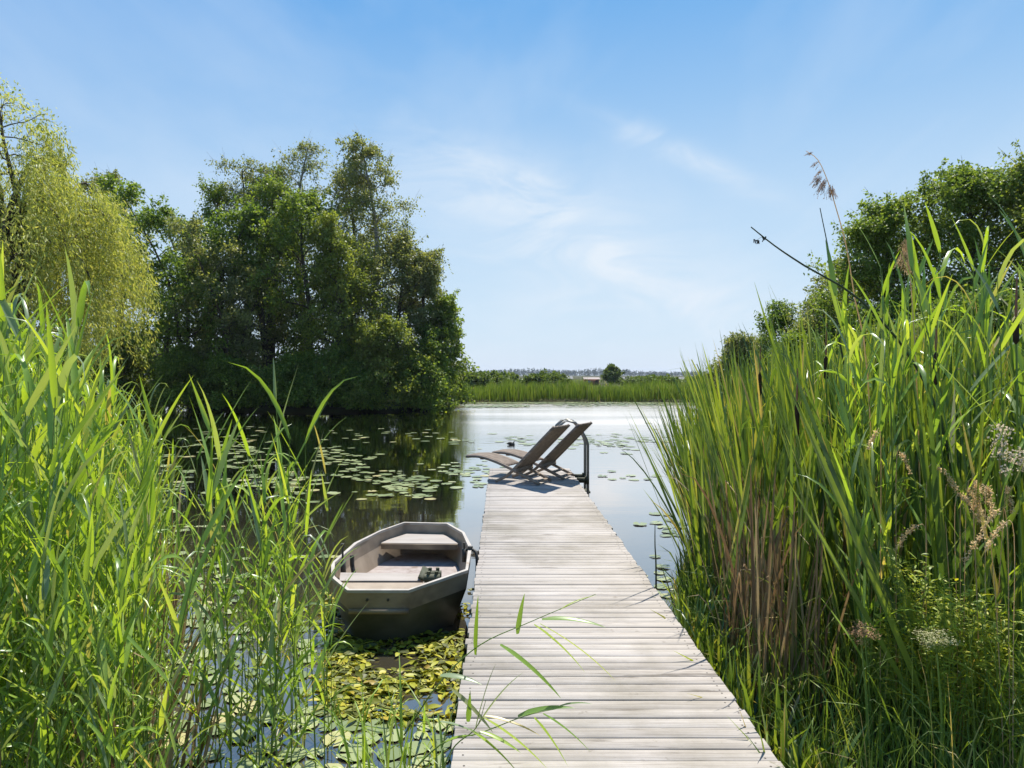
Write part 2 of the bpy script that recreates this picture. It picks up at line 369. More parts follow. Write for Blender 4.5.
# ------------------------------------------------------------------ setting: ground, water
def Xr(Y): return np.maximum(1.13, .27 * Y + .06 * np.maximum(0, Y - 9))
def Xl(Y): return np.where(Y < 4.5, -2.7, -.62 * Y + .09)


def land(X, Y):
    isl = 3.0 * (1 - ((X + 9.6) / 7.6) ** 2 - ((Y - 38.2) / 5.2) ** 2)
    far = Y - (44.6 + .7 * np.sin(X * .35) + .35 * np.sin(X * .9 + 1))
    near = 1.7 - Y
    return np.maximum.reduce([X - Xr(Y), Xl(Y) - X, far, near, isl])


def ground_z(X, Y):
    l = land(np.asarray(X, float), np.asarray(Y, float))
    return np.where(l > 0, .28 * (1 - np.exp(-np.abs(l) / .7)), -.7 * (1 - np.exp(-np.abs(l) / .8)))


gx = np.concatenate([[-2500, -1200, -600, -300, -150, -90, -65, -52, -44, -38, -34], np.arange(-31, -6, .7), np.arange(-6, 6, .25), np.arange(6, 24, .7), [26, 29, 34, 40, 50, 65, 90, 150, 300, 600, 1200, 2500]])
gy = np.concatenate([[-300, -60, -20, -8, -3], np.arange(-1, 8, .25), np.arange(8, 56, .7), [58, 62, 68, 76, 88, 105, 130, 170, 240, 350, 550, 900, 1500, 2600]])
GX, GY = np.meshgrid(gx, gy, indexing='ij')
GZ = ground_z(GX, GY)
b = Buf()
i, j = np.meshgrid(np.arange(len(gx) - 1), np.arange(len(gy) - 1), indexing='ij')
a0 = i * len(gy) + j
b.add(np.stack([GX, GY, GZ], -1), np.stack([a0, a0 + len(gy), a0 + len(gy) + 1, a0 + 1], -1).reshape(-1, 4))
tag(b.build('ground', M['soil'], smooth=True), kind='structure')
b = Buf()
b.add([[-60, -2, 0], [60, -2, 0], [60, 60, 0], [-60, 60, 0]], [[0, 1, 2, 3]])
tag(b.build('water', M['water']), kind='structure')

# ------------------------------------------------------------------ jetty
DZ = .36; DX0, DX1, DY1 = -.19, 1.035, 10.55
jet = tag(empty('jetty', ((DX0 + DX1) / 2, 0, 0)), 'long pale weathered wooden jetty running out over the pond', 'jetty')
jx = (DX0 + DX1) / 2


def jb(): return Buf()


dk = jb(); sc = jb()
y = .5; pitch = .079
while y < DY1 - .05:
    w = pitch - rng.uniform(.0025, .006)
    l = DX1 - DX0 + rng.uniform(-.012, .012)
    z = DZ - .0125 + rng.normal(0, .0012)
    ax, az = rng.normal(0, .009), rng.normal(0, .0012)
    R3 = np.array([[1, -az, 0], [az, 1, -ax], [0, ax, 1]])
    c = np.array([rng.normal(0, .003), y + w / 2, z])
    dk.box(c, (l, w, .025), R3)
    for sx in (-1, 1):
        for fy in ((-.24, .24) if rng.random() < .5 else (rng.uniform(-.1, .1),)):
            p = c + R3 @ np.array([sx * (l / 2 - .045 + rng.normal(0, .004)), fy * w + rng.normal(0, .004), .0131])
            a = np.arange(7) / 7 * 6.283
            dk.add(p + np.stack([np.cos(a) * .0045, np.sin(a) * .0045, 0 * a], 1), [list(range(7))], 1)
    y += pitch
d = dk.build('decking', [M['deck'], M['screw']], jet)
bv = d.modifiers.new('edge', 'BEVEL'); bv.width = .002; bv.segments = 1; bv.limit_method = 'ANGLE'
for sx in (-.50, .50):
    q = Buf(); q.box((sx, 5.6, DZ - .105), (.07, 9.8, .155)); q.build('beam', M['beam'], jet)
for py_ in (2.6, 5.2, 7.8, 10.3):
    for sx in (-.43, .43):
        q = Buf(); q.tube([(sx, py_, -1.0), (sx, py_, DZ - .03)], .055, 10); q.build('post', M['beam'], jet, smooth=True)
    q = Buf(); q.box((0, py_ + .11, DZ - .10), (.90, .06, .12)); q.build('cross_beam', M['beam'], jet)

# ------------------------------------------------------------------ swim ladder at the far right corner
lad = tag(empty('swim_ladder', (1.225, 9.74, 0)), 'dull metal swim ladder with bent handrail at the far right jetty edge', 'ladder')
for dy in (0, .34):
    q = Buf()
    pth = [(0, dy, -.75), (0, dy, .3), (0, dy, .80), (-.02, dy, .88), (-.10, dy, 1.03), (-.18, dy, 1.12), (-.27, dy, 1.145), (-.35, dy, 1.125), (-.42, dy, 1.06), (-.45, dy, .98)]
    q.tube(pth, .020, 10); q.build('handrail', M['steel'], lad, smooth=True)
    q = Buf(); q.box((-.095, dy, DZ - .06), (.19, .05, .07)); q.box((-.012, dy, DZ - .06), (.055, .06, .11)); q.build('bracket', M['algae'], lad)
for z in (.12, -.15, -.42):
    q = Buf(); q.box((0, .17, z), (.08, .30, .025)); q.build('step', M['algae'], lad)

# ------------------------------------------------------------------ loungers
def curve(pts, n=18):
    """smooth curve through the points (Catmull-Rom)"""
    p = np.asarray(pts, float); p = np.vstack([2 * p[0] - p[1], p, 2 * p[-1] - p[-2]])
    out = []
    m = len(p) - 3
    for k in range(m):
        for t in np.linspace(0, 1, max(2, n // m), endpoint=False):
            a, b_, c, d_ = p[k:k + 4]
            out.append(.5 * (2 * b_ + (c - a) * t + (2 * a - 5 * b_ + 4 * c - d_) * t * t + (3 * b_ - a - 3 * c + d_) * t ** 3))
    out.append(p[-2])
    return np.array(out)


LW = .47
back_c = curve([(.02, .02), (-.15, .105), (-.31, .25), (-.575, .513), (-.84, .775)], 24)
seat_c = curve([(-.60, .022), (-.36, .12), (-.12, .215), (.10, .285), (.32, .325), (.52, .315)], 24)


def make_lounger():
    root = empty('lounge_chair')
    hw = LW / 2
    q = Buf()
    for s in (-1, 1):
        q.ribbon(back_c, s * hw - .013, s * hw + .013, .036)
    q.build('back_frame', M['teak'], root)
    q = Buf()
    sel = back_c[back_c[:, 1] > .17]
    n = 8; ww = (LW - .04) / n
    for k in range(n):
        y0 = -hw + .02 + k * ww
        q.ribbon(sel, y0 + .006, y0 + ww - .006, .016)
    q.build('backrest', M['teak'], root)
    q = Buf()
    k = np.argmin(abs(back_c[:, 1] - .20)); p = back_c[k]
    q.box((p[0] - .028, 0, p[1] - .012), (.035, LW + .03, .05)); q.build('crossbar', M['teak'], root)
    p = back_c[-1]
    q = Buf(); q.box((p[0] + .02, 0, p[1] - .018), (.03, LW - .04, .022)); q.build('top_rail', M['teak'], root)
    q = Buf()
    for s in (-1, 1):
        q.ribbon(seat_c, s * (hw - .055) - .013, s * (hw - .055) + .013, .034)
    q.build('seat_frame', M['teak'], root)
    q = Buf(); sel = seat_c[seat_c[:, 0] > -.14]; n = 7; ww = (LW - .14) / n
    for k in range(n):
        y0 = -hw + .07 + k * ww
        q.ribbon(sel + np.array([0, .012]), y0 + .004, y0 + ww - .004, .018)
    q.build('seat', M['teak'], root)
    for c in ((-.55, .045), (-.42, .10), (.28, .297)):
        q = Buf(); q.box((c[0], 0, c[1]), (.05, LW - .136, .02)); q.build('stretcher', M['teak'], root)
    return root


def copy_tree(o, parent=None):
    c = o.copy(); COL.objects.link(c)
    if parent is not None: c.parent = parent
    for ch in list(o.children): copy_tree(ch, c)
    return c


fx, fy = -.87, .493
rz = math.atan2(fy, fx)
g1 = np.array([-.067, 9.1]); rv = np.array([.493, .87])
ch1 = make_lounger()
ch2 = copy_tree(ch1)
for o, dd, bk, lab in ((ch1, LW / 2, 0, 'weathered brown slatted lounge chair nearer the camera at the jetty end'),
                   (ch2, LW / 2 + .56, .09, 'weathered brown slatted lounge chair beside the swim ladder at the jetty end')):
    p = g1 + rv * dd - np.array([fx, fy]) * bk
    o.location = (p[0], p[1], DZ + .003); o.rotation_euler = (0, 0, rz + bk * .3)
    tag(o, lab, 'lounge chair', 'pair of lounge chairs at the end of the jetty')

# ------------------------------------------------------------------ rowing boat
GW = [(-.907, 6.37), (-.514, 6.33), (-.345, 5.96), (-.262, 5.48), (-.262, 4.88), (-.626, 4.55), (-1.02, 4.55), (-1.165, 4.73), (-1.235, 5.02), (-1.19, 5.58), (-1.07, 6.02)]
GW = np.array(GW)
BC = np.array([-.745, 5.44])
boat = tag(empty('rowing_boat', (BC[0], BC[1], 0)), 'small grey beige rowing boat with flat ends moored beside the jetty', 'boat')
g = (GW - BC) * [1.03, 1]; nb = len(g)
ty = np.clip(np.abs(g[:, 1]) / .93, 0, 1)
zg = np.array([.42, .42, .42, .415, .40, .36, .36, .395, .41, .42, .42])
r0 = np.column_stack([g, zg])
r1 = np.column_stack([g[:, 0] * .985, g[:, 1] * .985, zg - .13])
r2 = np.column_stack([g[:, 0] * .74, g[:, 1] * (.97 - .09 * ty), np.full(nb, -.06)])
r3 = np.column_stack([g[:, 0] * .66, g[:, 1] * .78, np.full(nb, -.11)])


def shell(buf, rings, t, mi_of):
    """hull plates with thickness: outer skin, inner skin offset to the inside"""
    k = np.arange(nb); k2 = (k + 1) % nb
    for inner in (0, 1):
        rr = []
        for q in rings:
            q = q.copy()
            if inner:
                ln_ = np.linalg.norm(q[:, :2], axis=1)[:, None]
                q[:, :2] *= (1 - t / ln_); q[:, 2] += t * .6 if q is not rings[0] else 0
            rr.append(q)
        if inner: rr[0][:, 2] = rings[0][:, 2]
        for s in range(len(rr) - 1):
            V = np.vstack([rr[s], rr[s + 1]])
            Q = np.stack([k, k2, k2 + nb, k + nb], 1)
            if inner: Q = Q[:, ::-1]
            buf.add(V, Q, mi_of(s, inner))
        buf.add(rr[-1], [list(range(nb)) if not inner else list(range(nb))[::-1]], mi_of(99, inner))


hb = Buf()
shell(hb, [r0, r1, r2, r3], .018, lambda s, inn: 1 if inn else (2 if s == 0 else 0))
hull = hb.build('hull', [M['boat_out'], M['boat_in'], M['boat_strake']], boat)
rb = Buf()
k = np.arange(nb); k2 = (k + 1) % nb
ln_ = np.linalg.norm(r0[:, :2], axis=1)[:, None]
o_ = r0.copy(); o_[:, :2] *= 1 + .007 / ln_; i_ = r0.copy(); i_[:, :2] *= 1 - .022 / ln_
up, dn = np.array([0, 0, .008]), np.array([0, 0, -.012])
for A, B in ((o_ + up, i_ + up), (i_ + up, i_ + dn), (o_ + dn, o_ + up), (i_ + dn, o_ + dn)):
    rb.add(np.vstack([A, B]), np.stack([k, k2, k2 + nb, k + nb], 1))
rb.build('gunwale', M['boat_rim'], boat)


def plate(poly, z, t):
    """flat plate with thickness from a plan outline"""
    q = Buf(); p = np.asarray(poly, float); n = len(p)
    A = np.column_stack([p, np.full(n, z)]); B_ = np.column_stack([p, np.full(n, z - t)])
    q.add(A, [list(range(n))]); q.add(B_, [list(range(n))[::-1]])
    k = np.arange(n); k2 = (k + 1) % n
    q.add(np.vstack([A, B_]), np.stack([k + n, k2 + n, k2, k], 1))
    return q


st = (np.array([(-.885, 6.30), (-.545, 6.28), (-.42, 6.1), (-.37, 5.93), (-1.065, 5.96), (-1.02, 6.08)]) - BC) * [.97, 1]
plate(st[::-1], .335, .022).build('seat', M['boat_seat'], boat)
fs = np.array([(-1.05, 5.945), (-.385, 5.915), (-.385, 5.90), (-1.05, 5.93)]) - BC
plate(fs[::-1], .333, .045).build('seat_front', M['boat_strake'], boat)
th = np.array([(-1.19, 5.03), (-.57, 5.0), (-.57, 4.83), (-1.15, 4.83)]) - BC
plate(th[::-1], .345, .05).build('bench', M['boat_seat'], boat)
fd = np.array([(-1.13, 4.76), (-.47, 4.76), (-.635, 4.575), (-1.01, 4.575)]) - BC
plate(fd[::-1], .352, .02).build('bow_deck', M['boat_in'], boat)
# lower transom board and the wash of its edge
fl = Buf(); fo = np.column_stack([g * [.86, .90], np.full(nb, .165)]); fl.add(fo, [list(range(nb))[::-1]]); fl.add(fo - [0, 0, .02], [list(range(nb))])
fl.add(np.vstack([fo, fo - [0, 0, .02]]), np.stack([k, k2, k2 + nb, k + nb], 1)); fl.build('floorboard', M['boat_floor'], boat)
q = Buf(); q.box((-.823 - BC[0], 4.555 - BC[1], .222), (.40, .02, .03)); q.build('transom_trim', M['boat_strake'], boat)
for cx_ in (-.87, -.73):
    q = Buf(); q.tube([(cx_ - .03 - BC[0], 4.565 - BC[1], .30), (cx_ - .03 - BC[0], 4.545 - BC[1], .30)], .009, 8); q.build('bolt', M['iron'], boat)
q = Buf(); q.tube(curve([(-1.165 - BC[0], 5.30 - BC[1], .40), (-1.15 - BC[0], 5.28 - BC[1], .28), (-1.06 - BC[0], 5.20 - BC[1], .14), (-.98 - BC[0], 5.14 - BC[1], .03)], 9), .017, 4)
q.build('knee_brace', M['iron'], boat)
q = Buf(); q.tube([(-1.195 - BC[0], 5.12 - BC[1], .27), (-1.195 - BC[0], 5.12 - BC[1], .52)], .008, 6); q.tube([(-1.195 - BC[0], 5.12 - BC[1], .51), (-1.195 - BC[0], 5.12 - BC[1], .535)], .014, 8); q.box((-1.19 - BC[0], 5.12 - BC[1], .36), (.03, .05, .09)); q.build('oarlock', M['iron'], boat)
q = Buf(); q.box((-.30 - BC[0], 5.42 - BC[1], .37), (.03, .05, .10)); q.tube([(-.30 - BC[0], 5.42 - BC[1], .36), (-.30 - BC[0], 5.42 - BC[1], .47)], .009, 6); q.build('oarlock', M['iron'], boat)
# fitting on the end of the bench: angled plate and two short rollers
q = Buf(); q.box((-.565 - BC[0], 4.95 - BC[1], .36), (.06, .26, .02), np.array([[.9, 0, .43], [0, 1, 0], [-.43, 0, .9]]))
for yy in (4.85, 4.94):
    q.tube([(-.55 - BC[0], yy - BC[1], .352), (-.44 - BC[0], yy - BC[1], .352)], .034, 10)
    for xx in (-.52, -.465):
        q.tube([(xx - BC[0], yy - BC[1], .38), (xx - BC[0], yy - BC[1], .405)], .013, 8)
q.build('roller_bracket', M['algae'], boat)
q = Buf(); q.tube(curve([(-.285, 5.42, .41), (-.25, 5.40, .425), (-.205, 5.36, .41), (-.196, 5.33, .36), (-.196, 5.32, .27)], 12), .012, 6)
q.tube([(-.25, 5.40, .405), (-.25, 5.40, .445)], .02, 8)
tag(q.build('mooring_rope', M['iron'], smooth=True), 'short dark mooring rope tying the boat to the jetty edge', 'rope')

# ------------------------------------------------------------------ reeds
def reed_arrays(rg, h, nl=13, lean=0.0, ll=(.26, .46), lw=(.013, .027), spread=(.35, .8), start=.22):
    """returns (stalk V,F), (leaves V,F) for one reed stem that stands at the origin"""
    t = np.linspace(0, 1, 7)
    az = rg.random() * 6.283
    P = np.stack([lean * h * t ** 2 + .03 * np.sin(t * 4 + az) * h * .4, .03 * h * np.cos(az) * t ** 2, h * t], 1)
    s = Buf(); s.tube(P, np.linspace(.0048, .0015, 7), 4, cap=False)
    l = Buf()
    u = np.linspace(start, .985, nl) + rg.normal(0, .012, nl)
    u = np.clip(u, .1, .99)
    base = np.stack([np.interp(u, t, P[:, c]) for c in range(3)], 1)
    a = az + np.arange(nl) * 3.14159 + rg.normal(0, .55, nl)
    ang = rg.uniform(spread[0], spread[1], nl) * (1.15 - .55 * u)
    D = np.stack([np.sin(ang) * np.cos(a), np.sin(ang) * np.sin(a), np.cos(ang)], 1)
    L = rg.uniform(*ll, nl) * (1.0 - .25 * np.abs(u - .65))
    W = rg.uniform(*lw, nl)
    blades(l, base, D, L, W, rg.uniform(.15, .75, nl) * rg.choice([.5, 1, 2.0], nl), seg=6, rg=rg, twist=.5)
    return s.arrays(), l.arrays()


def from_arrays(name, arr):
    V, fs = arr; q = Buf(); q.v = [V]; q.f = list(fs); q.n = len(V); q.mi = [np.zeros(len(f), int) for f in fs]
    return q.mesh(name, smooth=True)


def put(buf, arr, loc, rz, sc_, tilt=(0, 0)):
    V, fs = arr
    c, s = math.cos(rz), math.sin(rz)
    W = V * sc_
    W = np.stack([W[:, 0] * c - W[:, 1] * s, W[:, 0] * s + W[:, 1] * c, W[:, 2]], 1)
    W[:, 0] += tilt[0] * W[:, 2]; W[:, 1] += tilt[1] * W[:, 2]
    n0 = buf.n
    buf.v.append(W + np.asarray(loc)); buf.n += len(W)
    for f in fs:
        buf.f.append(f + n0); buf.mi.append(np.zeros(len(f), int))


rg = np.random.default_rng(21)
PROTO = []
for k in range(22):
    h = 1.0
    PROTO.append(reed_arrays(rg, 1.9, nl=int(rg.integers(11, 16)), lean=rg.uniform(.0, .13)))
PM = [(from_arrays('reed_stem', s), from_arrays('leaves', l)) for s, l in PROTO]
for a_, b_ in PM:
    a_.materials.append(M['reed_stalk']); b_.materials.append(M['reed'])


def reed_thing(k, loc, rz, sc_, label, group, tilt=(0, 0)):
    o = link('reed', PM[k][0], None, None, loc, rz)
    o.rotation_euler = (tilt[1], tilt[0], rz)
    o.scale = (sc_, sc_, sc_)
    c = link('leaves', PM[k][1], None, o)
    return tag(o, label, 'reed', group)


def base_z(x, y): return float(ground_z(x, y)) if land(np.array(x), np.array(y)) > 0 else max(-.35, float(ground_z(x, y)))


def reed_field(spots, n_things, label, group, stuffname, stufflabel):
    """spots: list of (x, y, height); those that show largest become single things, the rest one mass"""
    order = sorted(range(len(spots)), key=lambda q: spots[q][1])
    bs, bl = Buf(), Buf()
    for r_, q in enumerate(order):
        x, y, h = spots[q]
        k = int(rg.integers(len(PM))); rz_ = rg.random() * 6.283; z = base_z(x, y)
        s_ = (h - z) / 1.9
        tl = (rg.normal(0, .06), rg.normal(0, .05))
        if r_ < n_things: reed_thing(k, (x, y, z), rz_, s_, label, group, tl)
        else:
            put(bs, PROTO[k][0], (x, y, z), rz_, s_, (tl[0], -tl[1])); put(bl, PROTO[k][1], (x, y, z), rz_, s_, (tl[0], -tl[1]))
    if bs.v:
        o = bs.build(stuffname, M['reed_stalk'], smooth=True); tag(o, stufflabel, 'reeds', kind='stuff')
        c = bl.build('leaves', M['reed'], o, smooth=True); tag(c, kind='stuff')


# left bank bed
sp = []
while len(sp) < 600:
    Y = rg.uniform(2.3, 6.2); X = rg.uniform(-4.4, -.9)
    px = CX + X * F / Y
    edge = 146 + 14 * math.sin(Y * 5) + rg.normal(0, 10)
    if px > edge or px < -170: continue
    h = np.interp(px, [-170, 0, 70, 130, 180], [2.1, 1.86, 1.54, 1.27, .98]) + rg.normal(0, .17)
    if Y < 2.5: h = min(h, 1.75 + .1 * rg.random()) - rg.uniform(0, .35)
    sp.append((X, Y, h))
while len(sp) < 800:                              # younger, shorter stems along the near edge
    Y = rg.uniform(2.05, 3.6); px = rg.uniform(-120, 150 + 8 * math.sin(Y * 9))
    sp.append(((px - CX) * Y / F, Y, rg.uniform(.75, 1.25) + .12 * max(0, 1 - px / 150)))
reed_field(sp, 120, 'leafy bright green reed stem in the dense bed on the left bank', 'reed stems of the left bank bed', 'left_reed_bed', 'dense bright green reeds filling the left bank behind the front stems')
# clump between left bed and boat
sp = []
for k in range(33):
    Y = rg.uniform(2.75, 3.7); px = rg.normal(262, 44)
    if px < 185 or px > 345: continue
    X = (px - CX) * Y / F
    h = np.interp(px, [180, 230, 300, 345], [1.05, 1.22, 1.18, .85]) + rg.normal(0, .16)
    sp.append((X, Y, h))
for px, pt, Y in ((300, 392, 3.3), (272, 430, 3.0), (312, 440, 3.1), (238, 452, 3.3), (178, 428, 4.6), (188, 455, 4.3), (168, 448, 4.9)):
    sp.append(((px - CX) * Y / F, Y, H + (CY - pt) * Y / F))
reed_field(sp, 400, 'bright green reed stem of the clump standing in water left of the boat', 'reed stems of the clump left of the boat', 'x', 'x')

# right bank: reeds that stand over the cattails
sp = []
for k in range(60):
    Y = rg.uniform(2.9, 5.0); px = rg.uniform(860, 1120)
    X = (px - CX) * Y / F
    top = np.interp(px, [860, 900, 950, 1024, 1120], [345, 300, 275, 255, 250]) + rg.normal(18, 26)
    sp.append((X, Y, H + (CY - top) * Y / F))
reed_field(sp, 45, 'tall leafy reed stem standing among the cattails on the right bank', 'reed stems of the right bank', 'right_reed_bed', 'leafy reeds among the cattails on the right bank')

# ------------------------------------------------------------------ cattails on the right bank
def typha_arrays(rg, n=9, L=(1.4, 2.15), W=(.016, .032), drooped=.36):
    l = Buf()
    a = rg.random(n) * 6.283; ang = np.abs(rg.normal(0, .13, n)) + .02
    P = np.stack([.03 * np.cos(a), .03 * np.sin(a), 0 * a], 1)
    D = np.stack([np.sin(ang) * np.cos(a), np.sin(ang) * np.sin(a), np.cos(ang)], 1)
    dr = np.where(rg.random(n) < drooped, rg.uniform(.3, 1.1, n), rg.uniform(0, .18, n))
    blades(l, P, D, rg.uniform(*L, n), rg.uniform(*W, n), dr, seg=9, fold=.12, twist=.5, shape='strap', rg=rg, power=3.2)
    return l.arrays()


TA = [typha_arrays(rg) for k in range(16)]
TM = [from_arrays('cattail_plant', a_) for a_ in TA]
for m_ in TM: m_.materials.append(M['typha'])
DA = [typha_arrays(rg, 7, (.5, 1.25), (.010, .018), .75) for k in range(8)]
sp = []
while len(sp) < 470:
    Y = rg.uniform(2.7, 9.5); X = rg.uniform(1.2, 8.0)
    e = X - float(Xr(np.array(Y)))
    if e < .10 or X / Y > .95 or e > 3.6: continue
    if Y < 4.2 and e < .22 + (4.2 - Y) * .34: continue
    px = CX + X * F / Y
    h = np.interp(px, [680, 740, 800, 900, 1024], [1.72, 1.95, 2.05, 2.12, 2.15]) + rg.normal(0, .12)
    if e < .5: h -= .3
    if Y < 3.6: h -= .25
    sp.append((X, Y, h))
sp.sort(key=lambda q: q[1])
tb = Buf()
for r_, (X, Y, h) in enumerate(sp):
    k = int(rg.integers(16)); z = base_z(X, Y); s_ = max(.5, (h - z) / 1.95); rz_ = rg.random() * 6.283
    tl = (rg.normal(-.11 if X - Xr(Y) < .7 else -.03, .10), rg.normal(0, .06))
    if r_ < 170:
        o = link('cattail_plant', TM[k], None, None, (X, Y, z), rz_); o.scale = (s_,) * 3; o.rotation_euler = (tl[1], tl[0], rz_)
        tag(o, 'tall green cattail plant with strap leaves in the right bank thicket', 'cattail', 'cattail plants of the right bank')
    else: put(tb, TA[k], (X, Y, z), rz_, s_, (tl[0], -tl[1]))
tag(tb.build('cattail_thicket', M['typha'], smooth=True), 'dense green cattail thicket further along the right bank', 'cattails', kind='stuff')
# leaning outermost blades at the water's edge
q = Buf()
P, D, L = [], [], []
for k in range(120):
    Y = rg.uniform(4.8, 8.8); X = float(Xr(np.array(Y))) + rg.uniform(.10, .5)
    P.append((X, Y, -.05)); D.append((rg.uniform(-.5, -.05), rg.uniform(-.12, .12), 1)); L.append(rg.uniform(.8, 1.75))
blades(q, P, D, np.array(L), rg.uniform(.015, .026, 120), rg.uniform(0, .6, 120), seg=8, fold=.1, shape='strap', rg=rg, power=3)
tag(q.build('edge_sedge', M['typha'], smooth=True), 'green strap leaves leaning out over the water right of the jetty', 'sedge', kind='stuff')
# dead brown leaves at the foot of the thicket
q = Buf()
for k in range(100):
    Y = rg.uniform(3.3, 7.2); X = float(Xr(np.array(Y))) + .16 + abs(rg.normal(0, .30))
    put(q, DA[int(rg.integers(8))], (X, Y, base_z(X, Y)), rg.random() * 6.283, rg.uniform(.7, 1.1), (rg.normal(.05, .08), rg.normal(0, .1)))
tag(q.build('dead_reed_leaves', M['dry'], smooth=True), 'dry brown dead leaves at the foot of the cattails', 'dead leaves', kind='stuff')

q = Buf()
for k in range(70):
    Y = rg.uniform(2.0, 5.0); px = rg.uniform(-60, 175)
    X = (px - CX) * Y / F; put(q, DA[int(rg.integers(8))], (X, Y, base_z(X, Y)), rg.random() * 6.283, rg.uniform(.6, 1.25), (rg.normal(0, .15), rg.normal(0, .12)))
tag(q.build('reed_litter', M['dry'], smooth=True), 'dry dead leaves scattered among the green reeds on the left', 'dead leaves', kind='stuff')
# ------------------------------------------------------------------ grass, herbs and seed heads in front right
q = Buf(); n = 4000
Y = rg.uniform(1.6, 5.2, n); e = np.abs(rg.normal(0, .9, n)) + .03
X = np.maximum(1.06, Xr(Y)) + e
ok = X / Y < 1.0; X, Y, e = X[ok], Y[ok], e[ok]; n = len(X)
hh = np.interp(e, [0, .25, .8, 2], [.22, .45, .8, 1.0]) * rg.uniform(.55, 1.25, n)
a = rg.random(n) * 6.283; an = np.abs(rg.normal(0, .35, n))
D = np.stack([np.sin(an) * np.cos(a), np.sin(an) * np.sin(a), np.cos(an)], 1)
blades(q, np.stack([X, Y, ground_z(X, Y) - .01], 1), D, hh, rg.uniform(.003, .008, n), rg.uniform(.2, 1.4, n), seg=6, fold=0, rg=rg, power=2)
tag(q.build('bank_grass', M['grass'], smooth=True), 'fine long grass tangled along the right bank', 'grass', kind='stuff')
# low green shoots along the jetty's right edge
q = Buf(); n = 700
Y = rg.uniform(2.3, 5.6, n); X = np.maximum(1.07, Xr(Y) - .05) + np.abs(rg.normal(0, .12, n))
an = np.abs(rg.normal(0, .4, n)); a = rg.random(n) * 6.283
D = np.stack([np.sin(an) * np.cos(a), np.sin(an) * np.sin(a), np.cos(an)], 1)
blades(q, np.stack([X, Y, np.maximum(ground_z(X, Y), -.1)], 1), D, rg.uniform(.2, .55, n), rg.uniform(.008, .018, n), rg.uniform(.1, 1, n), seg=5, fold=.1, shape='strap', rg=rg, power=2)
tag(q.build('edge_shoots', M['typha'], smooth=True), 'short green shoots growing against the right jetty edge', 'shoots', kind='stuff')


def herb(name, px, py_top, Y, label, mat=M['herb'], r=.22, cat='herb', n_st=14, leaf=(.03, .06)):
    """leafy herb with several branching stems"""
    top = at(px, py_top, Y); x, z0 = top[0], base_z(top[0], Y); h = top[2] - z0
    o = empty(name, (x, Y, z0)); s, l = Buf(), Buf()
    for k in range(n_st):
        a = rg.random() * 6.283; rr = r * math.sqrt(rg.random()); hh_ = h * rg.uniform(.65, 1.0)
        P = curve([(0.3 * rr * math.cos(a), .3 * rr * math.sin(a), 0), (.6 * rr * math.cos(a), .6 * rr * math.sin(a), hh_ * .5), (rr * math.cos(a), rr * math.sin(a), hh_)], 8)
        s.tube(P, np.linspace(.004, .0012, len(P)), 4, cap=False)
        m_ = 90; u = rg.uniform(.25, 1, m_) ** .8
        B_ = np.stack([np.interp(u, np.linspace(0, 1, len(P)), P[:, c]) for c in range(3)], 1) + rg.normal(0, .02, (m_, 3))
        az = rg.random(m_) * 6.283; D = np.stack([np.cos(az), np.sin(az), rg.uniform(-.2, .9, m_)], 1)
        blades(l, B_, D, rg.uniform(*leaf, m_) * .8, rg.uniform(.005, .010, m_), rg.uniform(0, .8, m_), seg=3, fold=0, shape='oval', rg=rg)
    s.build('stems', M['reed_stalk'], o, smooth=True); l.build('leaves', mat, o, smooth=True)
    return tag(o, label, cat)


herb('yellow_herb', 945, 545, 2.75, 'yellow green bushy herb below the beige grass plumes on right bank', r=.26, n_st=24)
herb('yellow_herb', 1005, 585, 2.6, 'bright yellow green herb at the right photo edge below the plumes', r=.22, n_st=18)
herb('yellow_herb', 905, 600, 3.0, 'small yellow green herb left of the larger bushy herb', r=.18, n_st=12)


def seed_grass(px, py, Y, label, nod, group='beige seed heads of the right bank grass', n=3, L=.22, cat='grass', mat='straw'):
    """tall grass culm with a soft arched seed head"""
    top = at(px, py, Y); x = top[0]; z0 = base_z(x, Y)
    o = empty('seed_grass', (x, Y, z0)); s, l = Buf(), Buf(); h = top[2] - z0
    for k in range(n):
        dx, dy = rg.normal(0, .035), rg.normal(0, .05); hh_ = h * rg.uniform(.9, 1.03)
        P = curve([(dx * .3, dy * .3, 0), (dx * .6, dy * .6, hh_ * .55), (dx, dy, hh_ - .02), (dx + nod * .35 * L, dy, hh_ + .02), (dx + nod * .9 * L, dy, hh_ - .45 * L)], 16)
        s.tube(P, np.linspace(.0022, .0008, len(P)), 4, cap=False)
        m_ = 130; u = rg.uniform(.70, 1, m_)
        B_ = np.stack([np.interp(u, np.linspace(0, 1, len(P)), P[:, c]) for c in range(3)], 1) + rg.normal(0, .0045, (m_, 3))
        D = rg.normal(0, 1, (m_, 3)) * .6 + np.array([nod * .6, 0, -.4])
        leafquads(l, B_, D, rg.normal(0, 1, (m_, 3)), rg.uniform(.008, .016, m_), rg.uniform(.003, .006, m_))
    s.build('culms', M['straw'], o, smooth=True); l.build('seed_head', M[mat], o)
    return tag(o, label, cat, group)


